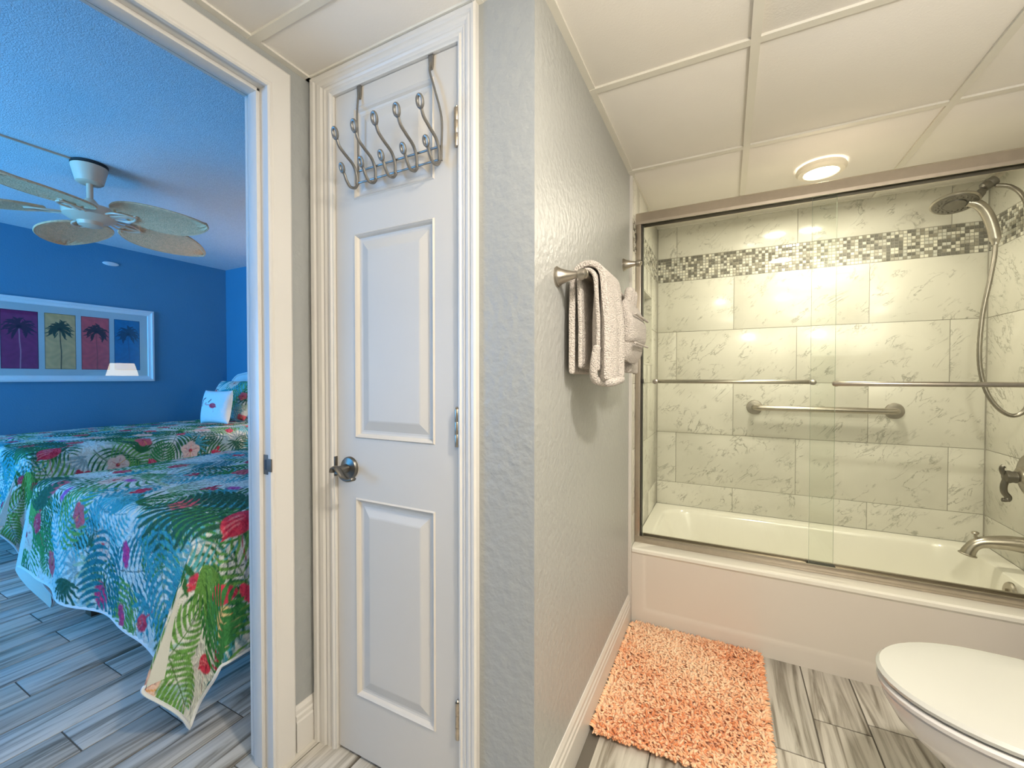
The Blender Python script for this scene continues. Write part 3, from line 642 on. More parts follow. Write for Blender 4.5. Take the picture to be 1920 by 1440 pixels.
def drape(name, label, y0, y1, xb, rad, zf, zbk, folds, seed, xf_extra=0, thick=.007, flare=0, group='beige towels hanging on the towel bar'):
    """cloth hung over the bar: back side hangs to zbk, front side to zf; folds=(count, amplitude)"""
    rnd = random.Random(seed); ph1, ph2 = rnd.random()*6, rnd.random()*6
    ztop = ZB_+rad
    prof = []
    nb = 18
    for k in range(nb+1): prof.append(('b', zbk+(ZB_-zbk)*k/nb, 0))
    for k in range(1, 10): prof.append(('o', 0, PI*k/10))
    for k in range(nb+1): prof.append(('f', ZB_-(ZB_-zf)*k/nb, 0))
    ny = 56; vs = []; xc = xb
    for p in prof:
        for j in range(ny+1):
            t_ = j/ny; y = y0+(y1-y0)*t_
            fo = folds[1]*(.55*math.sin(folds[0]*2*PI*t_+ph1)+.35*math.sin(folds[0]*1.37*2*PI*t_+ph2)+.2*math.sin(folds[0]*3.1*2*PI*t_))
            if p[0] == 'b': x = xc-rad-.002+fo*.35*min(1, (ZB_-p[1])/.12); z = p[1]; 
            elif p[0] == 'o': x = xc-rad*math.cos(p[2]); z = ZB_+rad*math.sin(p[2])
            else:
                d = (ZB_-p[1])/.12; x = xc+rad+xf_extra*min(1, d)+fo*min(1, .25+d*.8); z = p[1]
                z += .004*math.sin(9*t_+ph1)*min(1, d*.4)
            ysh = (y-(y0+y1)/2)*flare*((ZB_-z)/.25 if z < ZB_ else 0)
            ysh += folds[1]*.5*math.sin(folds[0]*2*PI*t_+ph1+1.2)*min(1, max(0, (ZB_-z)/.1))
            vs.append((x, y+ysh, z))
    fs = [(i*(ny+1)+j, i*(ny+1)+j+1, (i+1)*(ny+1)+j+1, (i+1)*(ny+1)+j) for i in range(len(prof)-1) for j in range(ny)]
    b = MB(); b.add(vs, fs, 0, True); o = b.build(name, M_towel)
    md = o.modifiers.new('thick', 'SOLIDIFY'); md.thickness = thick; md.offset = 0
    md = o.modifiers.new('soft', 'SUBSURF'); md.levels = md.render_levels = 1
    tag(o, label, 'towel', group); return o
xbar = X1+.068
drape('bath_towel', 'widest beige towel hanging nearest the wall behind the other two towels', 1.072, 1.640, xbar, .020, 1.150, 1.160, (3.2, .021), 3, thick=.011)
drape('hand_towel', 'beige towel folded lengthwise with looped bottom edge, in front near the bar end', 1.085, 1.265, xbar, .040, 1.128, 1.145, (1.15, .020), 11, xf_extra=.012, thick=.016)
# loop at its bottom edge
hb = bpy.data.objects['hand_towel']
b = MB(); b.tube(spline([(xbar+.028, 1.082, 1.22), (xbar+.020, 1.080, 1.17), (xbar+.020, 1.090, 1.132), (xbar+.045, 1.125, 1.122), (xbar+.062, 1.175, 1.128), (xbar+.058, 1.225, 1.132), (xbar+.040, 1.258, 1.14)], 8), [.006]+[.011]*47+[.006], 12)
b.build('rolled_hem', M_towel, hb)
# folded washcloth pouch
b = MB(); wx = xbar+.062
def slab_soft(b, x0, x1, y0, y1, z0, z1, bulge, n=16, m=16):
    rings = []
    for i in range(n+1):
        t_ = i/n; z = z0+(z1-z0)*t_; e = (1-abs(2*t_-1)**5); ring = []
        for k in range(m*2):
            a = 2*PI*k/(2*m); cy, sx = math.cos(a), math.sin(a)
            yy = (y0+y1)/2+(y1-y0)/2*math.copysign(abs(cy)**.45, cy)*(.90+.10*e); xx = (x0+x1)/2+((x1-x0)/2+bulge*e)*math.copysign(abs(sx)**.6, sx)*(.5+.5*e)
            ring.append((xx, yy, z+.004*math.sin(3*a)*(1-e)))
        rings.append(ring)
    b.loft(rings)
slab_soft(b, xbar+.034, xbar+.066, 1.278, 1.508, 1.186, 1.372, .012)
wc = b.build('washcloth', M_towel); tag(wc, 'small beige washcloth folded into a pocket pouch, farthest along the bar', 'towel', 'beige towels hanging on the towel bar')
b = MB(); slab_soft(b, xbar+.046, xbar+.080, 1.272, 1.516, 1.238, 1.330, .007)
b.tube([(xbar+.086, 1.285+.022*k, 1.328) for k in range(11)], .0042, 8); b.tube([(xbar+.086, 1.285+.022*k, 1.240) for k in range(11)], .0038, 8)
b.build('pocket_band', M_towel, wc)
b = MB()
for k, (yy, dz) in enumerate(((1.365, .0), (1.405, .006), (1.445, .002))):
    b.tube(spline([(xbar+.046, yy-.016, 1.34), (xbar+.052, yy-.012, 1.395+dz), (xbar+.050, yy+.002, 1.412+dz), (xbar+.046, yy+.015, 1.395+dz), (xbar+.040, yy+.020, 1.34)], 6), .0125, 10)
b.build('rolled_tuft', M_towel, wc)

# ------------------------------------------------------------------ rug
RX0, RX1, RY0, RY1 = -.366, .118, 1.285, 1.950
b = MB()
def rugpt(u, v): # slightly skewed rectangle
    x = RX0+(RX1-RX0)*u; y = RY0+(RY1-RY0)*v; return x, y+(1-v)*(.02+.02*u)-.0
b.loft([[(*rugpt(u, v), z) for u, v in ((0,0),(.5,0),(1,0),(1,.5),(1,1),(.5,1),(0,1),(0,.5))] for z in (.0005, .009)]); b.sm = [False]*len(b.sm)
rug = tag(b.build('bath_rug', M_rugbase), 'coral orange shaggy chenille bath rug lying in front of the tub', 'rug')
V = []; F = []; T = []
nS = 8600; rr_ = np.random.default_rng(3)
for s in range(nS):
    u, v = rr_.random(2)
    if s < 1200:
        e = rr_.integers(4); u, v = [(0.0, v), (1.0, v), (u, 0.0), (u, 1.0)][e]
    x, y = rugpt(u, v); Ln = rr_.uniform(.017, .027); a = rr_.uniform(0, 2*PI); tilt = rr_.uniform(.5, 1.35)
    if s < 1200: tilt = rr_.uniform(.9, 1.35); a = {0: PI, 1: 0, 2: -PI/2, 3: PI/2}[int(e)]+rr_.uniform(-.7, .7); 
    if s < 1200 and e == 0: tilt = min(tilt, .9)
    d = np.array([math.cos(a)*math.sin(tilt), math.sin(a)*math.sin(tilt), math.cos(tilt)]); p0 = np.array([x, y, .008])
    p1 = p0+d*Ln*.5+np.array([0, 0, .004]); p2 = p0+d*Ln+np.array([0, 0, -.001]); p2[2] = max(p2[2], .006)
    sd_ = np.cross(d, [0, 0, 1.]); sd_ /= np.linalg.norm(sd_)+1e-9; up = np.cross(sd_, d); w_ = rr_.uniform(.0036, .0054); th = .0024
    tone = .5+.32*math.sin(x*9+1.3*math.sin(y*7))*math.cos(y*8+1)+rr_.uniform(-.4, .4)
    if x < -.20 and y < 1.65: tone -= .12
    base = len(V)
    for p, k in ((p0, .75), (p1, 1.15), (p2, .55)):
        for q in ((1, 0), (0, 1), (-1, 0), (0, -1)): V.append(tuple(p+sd_*w_*k*q[0]+up*th*k*q[1])); T.append(tone)
    for i in range(2):
        for j in range(4): F.append((base+i*4+j, base+i*4+(j+1) % 4, base+(i+1)*4+(j+1) % 4, base+(i+1)*4+j))
    F.append((base+8, base+9, base+10, base+11))
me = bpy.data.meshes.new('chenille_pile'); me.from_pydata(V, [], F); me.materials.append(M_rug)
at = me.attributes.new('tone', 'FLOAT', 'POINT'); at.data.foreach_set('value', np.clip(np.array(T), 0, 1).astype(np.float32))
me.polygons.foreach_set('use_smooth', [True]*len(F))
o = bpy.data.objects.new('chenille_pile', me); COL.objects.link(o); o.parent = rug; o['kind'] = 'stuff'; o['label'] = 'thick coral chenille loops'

# ------------------------------------------------------------------ toilet
TY = 1.300
tl = empty('toilet', (.75, TY, 0)); tag(tl, 'white toilet with closed lid beside the tub at the right edge', 'toilet')
def egg(x0, x1, w, z, n=48, p=2.25, sq=.0):
    """elongated outline, nose towards -x"""
    pts = []; L_ = x1-x0; cx = x0+L_*.52
    for k in range(n):
        a = 2*PI*k/n; c, s = math.cos(a), math.sin(a)
        if c < 0: x = cx+(cx-x0)*c; y = w/2*math.copysign(abs(s)**1.0, s)
        else: x = cx+(x1-cx)*math.copysign(abs(c)**.62, c); y = w/2*math.copysign(abs(s)**.8, s)
        pts.append((x, TY+y, z))
    return pts
b = MB()
b.loft([egg(.60, .98, .22, 0), egg(.59, .98, .23, .012), egg(.585, .98, .225, .05), egg(.56, .98, .225, .14), egg(.50, .96, .26, .21), egg(.42, .92, .31, .28), egg(.365, .88, .352, .335), egg(.343, .86, .368, .375), egg(.340, .86, .370, .392), egg(.348, .85, .358, .398)])
b.box(.80, 1.06, TY-.12, TY+.12, .02, .39, bev=.03)
b.build('bowl', M_porc, tl)
b = MB(); b.loft([egg(.338, .80, .372, .401), egg(.333, .80, .380, .404), egg(.332, .80, .382, .413), egg(.338, .80, .374, .419)]); b.build('seat', M_porc, tl)
b = MB(); b.loft([egg(.340, .80, .370, .4225), egg(.333, .80, .381, .426), egg(.331, .80, .384, .434), egg(.338, .80, .374, .441), egg(.375, .79, .33, .4445), egg(.45, .76, .22, .446)]); b.build('lid', M_lid, tl)
for s in (-.07, .07): b = MB(); b.tube([(.815, TY+s-.02, .43), (.815, TY+s+.02, .43)], .012, 12); b.build('seat_hinge', M_lid, tl)
b = MB(); b.box(.865, 1.065, TY-.205, TY+.205, .385, .735, bev=.02); b.build('tank', M_porc, tl)
b = MB(); b.box(.855, 1.07, TY-.215, TY+.215, .735, .765, bev=.012); b.build('tank_lid', M_porc, tl)
b = MB(); b.tube([(.864, TY+.15, .68), (.850, TY+.15, .68), (.846, TY+.10, .675)], .007, 10); b.build('flush_lever', M_nickel, tl)
reroot(tl)

# ------------------------------------------------------------------ recessed ceiling lights
def can(loc, label):
    c = empty('recessed_light', loc); tag(c, label, 'ceiling light')
    b = MB(); b.lathe([(.088, .026), (.092, .016), (.092, .010), (.084, 0), (.066, -.002), (.060, .004)], (0, 0, -.028), 'Z', 40, caps=(False, False)); b.build('trim_ring', M_canring, c)
    b = MB(); b.lathe([(.064, .004), (.050, .001), (.0, 0)], (0, 0, -.030), 'Z', 40, caps=(True, False)); b.build('lens', M_lens, c)
    return c
can((.36, 2.255, Zc), 'round white lit ceiling light above the tub just beyond the shower header')
can((.36, .41, Zc), 'round white lit ceiling light above the open bathroom floor, out of view')
# added unseen mount for the ceiling fill light, behind and right of the camera
vf = empty('fill_light_mount', (XR, -.45, 1.31)); tag(vf, 'added unseen mount for the ceiling fill light, on the right wall behind the camera', 'added fill light')
b = MB(); b.box(XR-.03, XR, -.95, .05, 1.25, 1.33, bev=.01); b.build('back_plate', M_nickel, vf)
b = MB(); b.box(.57, XR-.03, -.93, .03, 1.305, 1.325, bev=.005); b.build('light_shelf', M_white, vf); reroot(vf)

# ------------------------------------------------------------------ print painting in numpy (flat print only)
class Paint:
    def __init__(s, U, V, bg):
        s.U, s.V = U, V; s.C = np.empty(U.shape+(3,)); s.C[:] = bg
    def blend(s, mask, col): 
        m = np.clip(mask, 0, 1)[..., None]; s.C[s.sl] = s.C[s.sl]*(1-m)+np.array(col)*m
    def win(s, u0, u1, v0, v1):
        iu = np.where((s.U[0] >= u0) & (s.U[0] <= u1))[0]; iv = np.where((s.V[:, 0] >= v0) & (s.V[:, 0] <= v1))[0]
        if len(iu) == 0 or len(iv) == 0: return False
        s.sl = (slice(iv[0], iv[-1]+1), slice(iu[0], iu[-1]+1)); return True
    def leaf(s, a, b_, w, col, alpha=1, sharp=None, bend=0):
        """tapered almond from a to b"""
        m = w*1.3+abs(bend); 
        if not s.win(min(a[0], b_[0])-m, max(a[0], b_[0])+m, min(a[1], b_[1])-m, max(a[1], b_[1])+m): return
        U, V_ = s.U[s.sl], s.V[s.sl]; dx, dy = b_[0]-a[0], b_[1]-a[1]; l = math.hypot(dx, dy)+1e-9
        t_ = ((U-a[0])*dx+(V_-a[1])*dy)/l/l; n_ = ((U-a[0])*-dy+(V_-a[1])*dx)/l
        n_ = n_-bend*4*t_*(1-t_)
        prof = w*np.sqrt(np.clip(4*t_*(1-t_), 0, 1))**1.2
        s.blend(((prof-np.abs(n_))/(sharp or .0022)+.5)*alpha*((t_ > 0) & (t_ < 1)), col)
    def disc(s, c, r, col, alpha=1, sy=1, ang=0, edge=.003):
        if not s.win(c[0]-r*1.6, c[0]+r*1.6, c[1]-r*1.6, c[1]+r*1.6): return
        U, V_ = s.U[s.sl]-c[0], s.V[s.sl]-c[1]; ca, sa = math.cos(ang), math.sin(ang)
        d = np.sqrt((U*ca+V_*sa)**2+((-U*sa+V_*ca)/sy)**2); s.blend((r-d)/edge*alpha+.0, col)
    def line(s, pts, w, col, alpha=1):
        for a, b_ in zip(pts[:-1], pts[1:]):
            if not s.win(min(a[0], b_[0])-w*2, max(a[0], b_[0])+w*2, min(a[1], b_[1])-w*2, max(a[1], b_[1])+w*2): continue
            U, V_ = s.U[s.sl], s.V[s.sl]; dx, dy = b_[0]-a[0], b_[1]-a[1]; l2 = dx*dx+dy*dy+1e-12
            t_ = np.clip(((U-a[0])*dx+(V_-a[1])*dy)/l2, 0, 1); d = np.hypot(U-a[0]-t_*dx, V_-a[1]-t_*dy)
            s.blend((w-d)/.0025*alpha+.3*(d < w), col)
    def frond(s, c, ang, length, col, spread=1.0, n=11, curve=.5, lw=.011):
        pts = []; p = list(c); a = ang
        for i in range(n+1):
            pts.append(tuple(p)); p[0] += math.cos(a)*length/n; p[1] += math.sin(a)*length/n; a += curve/n
        for i in range(1, n+1):
            t_ = i/n; a_ = math.atan2(pts[i][1]-pts[i-1][1], pts[i][0]-pts[i-1][0]); ll = length*.52*spread*(math.sin(PI*(.12+.80*t_))**.8)
            for sg in (-1, 1):
                q = a_+sg*(1.15-.55*t_); e = (pts[i][0]+math.cos(q)*ll, pts[i][1]+math.sin(q)*ll)
                s.leaf(pts[i], e, lw*(.65+.5*math.sin(PI*t_)), col, .95, bend=sg*ll*.10)
        s.line(pts, .0028, tuple(x*.6 for x in col), .9)
    def fan(s, c, ang, length, col, n=7, wide=2.2):
        for i in range(n):
            q = ang+wide*(i/(n-1)-.5); ll = length*(.75+.25*math.cos((i/(n-1)-.5)*PI))
            s.leaf(c, (c[0]+math.cos(q)*ll, c[1]+math.sin(q)*ll), length*.062, col, .9)
    def hibiscus(s, c, r, col, cen, rot=0):
        for k in range(5):
            a = rot+2*PI*k/5; s.disc((c[0]+math.cos(a)*r*.50, c[1]+math.sin(a)*r*.50), r*.56, col, .95, .95, a, .006)
            s.leaf(c, (c[0]+math.cos(a)*r*.8, c[1]+math.sin(a)*r*.75), r*.05, cen, .35)
        s.disc(c, r*.24, cen, .9, edge=.006); s.line([c, (c[0]+math.cos(rot+.6)*r*.8, c[1]+math.sin(rot+.6)*r*.8)], .003, (.75, .35, .08))
    def flamingo(s, c, r, rot=0, flip=1):
        def P(x, y): x *= flip; return (c[0]+r*(x*math.cos(rot)-y*math.sin(rot)), c[1]+r*(x*math.sin(rot)+y*math.cos(rot)))
        pk = (.70, .055, .10); pd = (.50, .015, .05)
        s.disc(c, r*.95, pk, 1, .66, rot+.35*flip, .006); s.disc(P(-.15, .12), r*.5, (.86, .30, .30), .75, .5, rot+.35*flip, .015)
        s.disc(P(.30, -.15), r*.45, pd, .55, .6, rot, .02)
        for k in range(5): s.leaf(P(.35-.12*k, .22-.10*k), P(-.75-.05*k, .02-.17*k), r*.10, (.80, .20, .22) if k % 2 else (.60, .03, .07), .7)
        nk = [P(.55, .25), P(1.0, .5), P(1.45, .62), P(1.85, .80), P(1.95, 1.05), P(1.75, 1.15)]
        s.line(nk, r*.075, pk); s.disc(P(1.72, 1.12), r*.16, pk, 1, .7); s.leaf(P(1.66, 1.12), P(1.42, .98), r*.07, (.05, .02, .03))
        s.line([P(-.05, -.5), P(.0, -1.2), P(.12, -1.9)], r*.03, pd, .9)
    def bloom(s, c, r, col, rnd):
        for k in range(13):
            a = rnd.uniform(0, 2*PI); q = r*rnd.uniform(.1, .7)
            s.disc((c[0]+math.cos(a)*q, c[1]+math.sin(a)*q), r*rnd.uniform(.25, .42), tuple(x*rnd.uniform(.7, 1.25) for x in col), .85, rnd.uniform(.6, 1), a, .006)
GR = [(.03, .15, .045), (.05, .24, .06), (.14, .34, .07), (.025, .11, .06)]; TE = [(.02, .20, .22), (.05, .32, .36), (.10, .42, .45)]
CREAM = (.70, .72, .64)
def paint_tropical(P, u0, u1, v0, v1, seed, density=1.0, hand=None):
    rnd = random.Random(seed); area = (u1-u0)*(v1-v0)
    def rp(): return (rnd.uniform(u0, u1), rnd.uniform(v0, v1))
    for k in range(int(20*area*density)): P.fan(rp(), rnd.uniform(0, 6.3), rnd.uniform(.12, .20), tuple(.55*x+.45*y for x, y in zip(rnd.choice(TE+GR[:3]), CREAM)), rnd.randint(6, 9), rnd.uniform(1.8, 3.4))
    for k in range(int(24*area*density)): P.frond(rp(), rnd.uniform(0, 6.3), rnd.uniform(.20, .34), rnd.choice(TE+GR+GR), 1, 11, rnd.uniform(-.9, .9), .0068)
    for k in range(int(9*area*density)): P.fan(rp(), rnd.uniform(0, 6.3), rnd.uniform(.10, .17), rnd.choice(TE+GR), rnd.randint(6, 9), rnd.uniform(1.8, 3.2))
    pts = []
    def far(c, d):
        return all(math.hypot(c[0]-q[0], c[1]-q[1]) > d for q in pts)
    tries = 0; kinds = 0
    if hand: pts += [h for h in hand]
    while kinds < int(13*area*density) and tries < 4000:
        tries += 1; c = rp()
        if not far(c, .20): continue
        pts.append(c); k = kinds % 4; kinds += 1
        if k == 0: P.hibiscus(c, rnd.uniform(.060, .080), (.82, .58, .46), (.55, .04, .07), rnd.uniform(0, 6))
        elif k == 1: P.flamingo(c, rnd.uniform(.048, .060), rnd.uniform(-.6, .6), rnd.choice((-1, 1)))
        elif k == 2: P.bloom(c, rnd.uniform(.038, .055), (.62, .05, .09), rnd)
        else: P.hibiscus(c, rnd.uniform(.045, .06), (.72, .12, .14), (.40, .01, .04), rnd.uniform(0, 6))

# ------------------------------------------------------------------ beds
BW, BL, BZT, OV = 1.31, 2.08, .668, .475
XS, YS = -1.50, .765                       # near edge and foot edge of the near bed's top
def quilt_map(p, q):
    """fabric coordinates (numpy) -> local coordinates; origin at the near foot corner on the floor, x = -p"""
    Rr = .055
    dp = np.where(p < 0, -p, np.where(p > BW, p-BW, 0)); sp_ = np.where(p < 0, 1., np.where(p > BW, -1., 0.)); dq = np.where(q < 0, -q, 0)
    r = np.hypot(dp, dq); th = np.arctan2(dp, dq)            # 0 = foot side, pi/2 = long side
    ta = np.minimum(r/Rr, PI/2); out = Rr*np.sin(ta)-.0; down = Rr*(1-np.cos(ta))+np.maximum(0, r-Rr*PI/2)
    cx = -np.clip(p, 0, BW); cy = np.clip(q, 0, None)
    x = cx+sp_*out*np.sin(th)*(r > 0); y = cy-out*np.cos(th)*(r > 0)
    # soft crown and gentle mattress lumps
    pc = np.clip(p, 0, BW); qc = np.clip(q, 0, BL)
    z = BZT+.022*np.sin(PI*pc/BW)**.7*np.clip(qc/.35, 0, 1)**.6 + .006*np.sin(pc*7+1)*np.sin(qc*5) - down
    hang = np.clip((r-.08)/.35, 0, 1)
    side = (dp > 0) & (dq == 0); foot = (dq > 0) & (dp == 0)
    wv = .022*np.sin(q*9.5+.6)+.012*np.sin(q*17+2); x = x+np.where(dq == 0, sp_*(wv*.8+.010)*hang*np.clip(dp*4, 0, 1), 0)
    wf_ = .024*np.sin(p*8.0+.4)+.012*np.sin(p*15+1); y = y-np.where(dp == 0, (wf_*.8+.010)*hang, 0)
    # corner folds
    deg = np.degrees(th); g = np.clip((r-.07)/.50, 0, 1.5)
    near = (sp_ > 0) & (dq > 0); fars = (sp_ < 0) & (dq > 0)
    def bump(c, wl, wr): d = deg-c; return np.where(d < 0, np.exp(-(d/wl)**2), np.exp(-(d/wr)**2))
    f1 = bump(22, 13, 17); x = x+np.where(near, (-.045*f1-.030*bump(50, 9, 9)+.008*bump(70, 9, 9))*g, 0); y = y+np.where(near, -.128*f1*g, 0); z = z+np.where(near, .035*f1*g, 0)
    f2 = bump(26, 17, 13); x = x+np.where(fars, -.30*f2*g, 0); y = y+np.where(fars, (.012*f2+.05*bump(48, 10, 12))*g, 0); z = z+np.where(fars, .03*f2*g, 0)
    # blend waves into the corner
    x = x+np.where(near | fars, sp_*(.022*math.sin(.6)+.012*math.sin(2)+.010/.8)*.8*hang*np.clip((deg-60)/30, 0, 1)*np.clip(dp*4, 0, 1), 0)
    w0 = np.where(near, .024*math.sin(.4)+.012*math.sin(1), .024*math.sin(BW*8+.4)+.012*math.sin(BW*15+1))
    y = y-np.where(near | fars, (w0*.8+.010)*hang*np.clip((30-deg)/30, 0, 1), 0)
    return x, y, z
def quilt_mesh():
    nu, nv = 560, 620
    u = np.linspace(-OV, BW+OV, nu); v = np.linspace(-OV, BL, nv); U, V_ = np.meshgrid(u, v)
    P = Paint(U, V_, CREAM)
    hand = [(-.03, .03), (-.30, .02), (.42, -.22), (.70, -.42), (.62, -.44), (-.26, .22), (-.48, -.06), (.20, -.14), (BW+.05, -.42)]
    paint_tropical(P, -OV, BW+OV, -OV, BL, 21, 1.35, hand)
    # large motifs as laid near the visible corner
    P.frond((-.10, .12), -.4, .42, GR[3], 1.1, 12, .5, .012); P.frond((-.16, .0), -2.3, .26, GR[1], 1, 10, -.4, .010)
    P.fan((-.34, .27), 3.6, .20, TE[0], 8, 2.6); P.fan((-.32, .03), -1.9, .17, TE[1], 8, 2.2); P.fan((-.12, -.10), 3.3, .20, GR[2], 7, 1.8)
    P.flamingo((-.045, .075), .072, -PI/2, -1); P.bloom((-.24, .23), .065, (.62, .04, .07), random.Random(2)); P.hibiscus((-.36, -.02), .07, (.80, .62, .30), (.60, .03, .06), .4)
    P.leaf((-.24, -.10), (-.27, .05), .035, (.68, .05, .10)); P.leaf((-.25, .06), (-.33, .10), .018, (.68, .05, .10))
    P.bloom((-.44, -.14), .05, (.60, .03, .06), random.Random(4)); P.frond((-.47, -.22), .8, .3, GR[1], 1, 10, .3, .012)
    P.disc((.42, -.20), .055, (.62, .05, .22), 1, .55, PI/2, .012); P.disc((.66, -.41), .062, (.64, .05, .16), 1, .75, PI/2, .012); P.disc((.46, -.43), .05, (.64, .06, .18), 1, .7, PI/2, .012)
    P.disc((1.0, -.05), .045, (.45, .12, .42), .9, .5, PI/2, .02); P.disc((.30, .25), .05, (.55, .10, .35), .9, .5, 0, .02); P.disc((.85, .12), .05, (.50, .12, .38), .8, .45, 0, .02)
    P.frond((.55, -.12), -1.3, .36, TE[0], 1, 11, .3, .010); P.frond((.20, -.05), -1.8, .34, TE[1], 1, 11, -.3, .010)
    P.hibiscus((BW+.10, -.30), .085, (.80, .60, .48), (.55, .03, .06), .3); P.frond((BW+.05, -.15), 2.4, .25, GR[3], 1, 9, .3, .012)
    nz = rng.random(U.shape)*.10-.05; P.C = np.clip(P.C*(1+nz[..., None]), 0, 1)
    # soft watercolour blotches
    bl = .06*np.sin(U*23+3*np.sin(V_*11))*np.sin(V_*19+2*np.sin(U*13)); P.C = np.clip(P.C*(1+bl[..., None]), 0, 1)
    x, y, z = quilt_map(U, V_)
    # quilted relief
    z = z+.0016*np.sin(U*180+2*np.sin(V_*40))*np.sin(V_*180+2*np.sin(U*37))*((U > 0) & (U < BW) & (V_ > 0))
    y = y-.0022*np.sin(U*150+2*np.sin(V_*50))*np.sin(V_*150)*((V_ < -.04) & (U > 0) & (U < BW)); 
    co = np.stack([x, y, z], -1).reshape(-1, 3).astype(np.float32)
    idx = np.arange(nu*nv).reshape(nv, nu); q = np.stack([idx[:-1, :-1], idx[:-1, 1:], idx[1:, 1:], idx[1:, :-1]], -1).reshape(-1, 4)
    me = bpy.data.meshes.new('quilt_top'); me.vertices.add(len(co)); me.vertices.foreach_set('co', co.ravel()); me.loops.add(q.size); me.loops.foreach_set('vertex_index', q.ravel().astype(np.int32))
    me.polygons.add(len(q)); me.polygons.foreach_set('loop_start', np.arange(0, q.size, 4, dtype=np.int32)); me.polygons.foreach_set('loop_total', np.full(len(q), 4, dtype=np.int32)) if bpy.app.version < (4, 1) else None
    me.update(calc_edges=True); me.polygons.foreach_set('use_smooth', np.ones(len(q), dtype=bool))
    ca = me.color_attributes.new('Col', 'FLOAT_COLOR', 'POINT'); ca.data.foreach_set('color', np.concatenate([P.C, np.ones(U.shape+(1,))], -1).astype(np.float32).ravel())
    fa = me.attributes.new('fab', 'FLOAT_VECTOR', 'POINT'); fa.data.foreach_set('vector', np.stack([U, V_, np.zeros_like(U)], -1).astype(np.float32).ravel())
    me.materials.append(M_quilt); return me
QM = quilt_mesh()
def quilt_lining():
    nu, nv = 190, 210; u = np.linspace(-OV, BW+OV, nu); v = np.linspace(-OV, BL, nv); U, V_ = np.meshgrid(u, v); x, y, z = quilt_map(U, V_)
    co = np.stack([x, y, z], -1); du = np.gradient(co, axis=1); dv = np.gradient(co, axis=0); n = np.cross(du, dv); n /= np.linalg.norm(n, axis=-1, keepdims=True)+1e-9
    n *= np.where(n[nv//2, nu//2, 2] > 0, 1, -1); co = co-n*.009
    idx = np.arange(nu*nv).reshape(nv, nu); q = np.stack([idx[:-1, :-1], idx[:-1, 1:], idx[1:, 1:], idx[1:, :-1]], -1).reshape(-1, 4)
    b = MB(); b.v = [tuple(c) for c in co.reshape(-1, 3)]; b.f = [tuple(int(k) for k in r) for r in q]; b.m = [0]*len(b.f); b.sm = [True]*len(b.f)
    me = bpy.data.meshes.new('lining'); me.from_pydata(b.v, [], b.f); me.polygons.foreach_set('use_smooth', b.sm); me.materials.append(M_lining); return me
LM = quilt_lining()
def binding_mesh():
    us = np.linspace(-OV, BW+OV, 180); vs = np.linspace(-OV, BL, 200)
    P_ = [(-OV, v) for v in vs[::-1]]+[(u, -OV) for u in us[1:]]+[(BW+OV, v) for v in vs[1:]]
    a = np.array(P_); x, y, z = quilt_map(a[:, 0], a[:, 1]); b = MB(); b.tube(list(zip(x, y, z)), .0055, 6); return b
BM = None
def mattress(b):
    b.box(-BW+.005, -.005, .005, BL, .40, BZT-.030, bev=.05)
    return b
bed_labels = ['white full-size bed nearest the doorway with low base under the quilt', 'white full-size bed farther off along the blue wall, with white headboard']
quilt_labels = ['tropical leaf and flamingo print quilt on the nearer bed, corner hanging to the floor', 'tropical leaf and flamingo print quilt on the farther bed below the palm picture']
def clear_copy(me, lim):
    m2 = me.copy(); n = len(m2.vertices); a = np.empty(n*3, dtype=np.float32); m2.vertices.foreach_get('co', a); a = a.reshape(-1, 3)
    d = lim-a[:, 0]; a[:, 0] = np.where(d > 0, lim-.012*(1-np.exp(-d/.05)), a[:, 0]); m2.vertices.foreach_set('co', a.ravel()); m2.update(); return m2
def link(name, data, parent, label=None):
    o = bpy.data.objects.new(name, data); COL.objects.link(o); o.parent = parent
    if label: o['label'] = label
    return o
b = MB(); mattress(b); mm = b.build('mattress', M_white_fab); md_mat = mm.data; bpy.data.objects.remove(mm)
b = MB(); b.box(-BW+.02, -.02, .02, BL-.01, .20, .395, bev=.015); mm = b.build('x', M_white_fab); md_box = mm.data; bpy.data.objects.remove(mm)
b = MB(); b.box(-BW+.03, -.03, .035, .065, .145, .205, bev=.004); b.box(-BW+.03, -BW+.06, .05, BL, .145, .205, bev=.004); b.box(-.06, -.03, .05, BL, .145, .205, bev=.004); mm = b.build('x', M_white); md_rail = mm.data; bpy.data.objects.remove(mm)
b = MB(); b.loft([[(-.03, -.03, 0), (.03, -.03, 0), (.03, .03, 0), (-.03, .03, 0)], [(-.035, -.035, .15), (.035, -.035, .15), (.035, .035, .15), (-.035, .035, .15)]]); b.sm = [False]*len(b.sm); mm = b.build('x', M_wood); md_leg = mm.data; bpy.data.objects.remove(mm)
def headboard_mesh():
    pts = []; x0, x1 = -BW-.01, .01; n = 28
    for k in range(n+1):
        t_ = k/n; x = x0+(x1-x0)*t_; e = min(t_, 1-t_); z = 1.05+.10*min(1, (e/.10))**.5+.07*math.sin(PI*t_)
        pts.append((x, z))
    poly = [(x0, .25)]+pts+[(x1, .25)]
    b = MB(); b.loft([[(x, BL+.060, z) for x, z in poly], [(x, BL+.115, z) for x, z in poly]]); b.sm = [False]*len(b.sm)
    b.tube([(x, BL+.058, z-.012) for x, z in poly[1:-1]], .009, 8)
    return b
mm = headboard_mesh().build('x', M_white); md_head = mm.data; bpy.data.objects.remove(mm)
mm = binding_mesh().build('x', M_white_fab); md_bind = mm.data; bpy.data.objects.remove(mm)
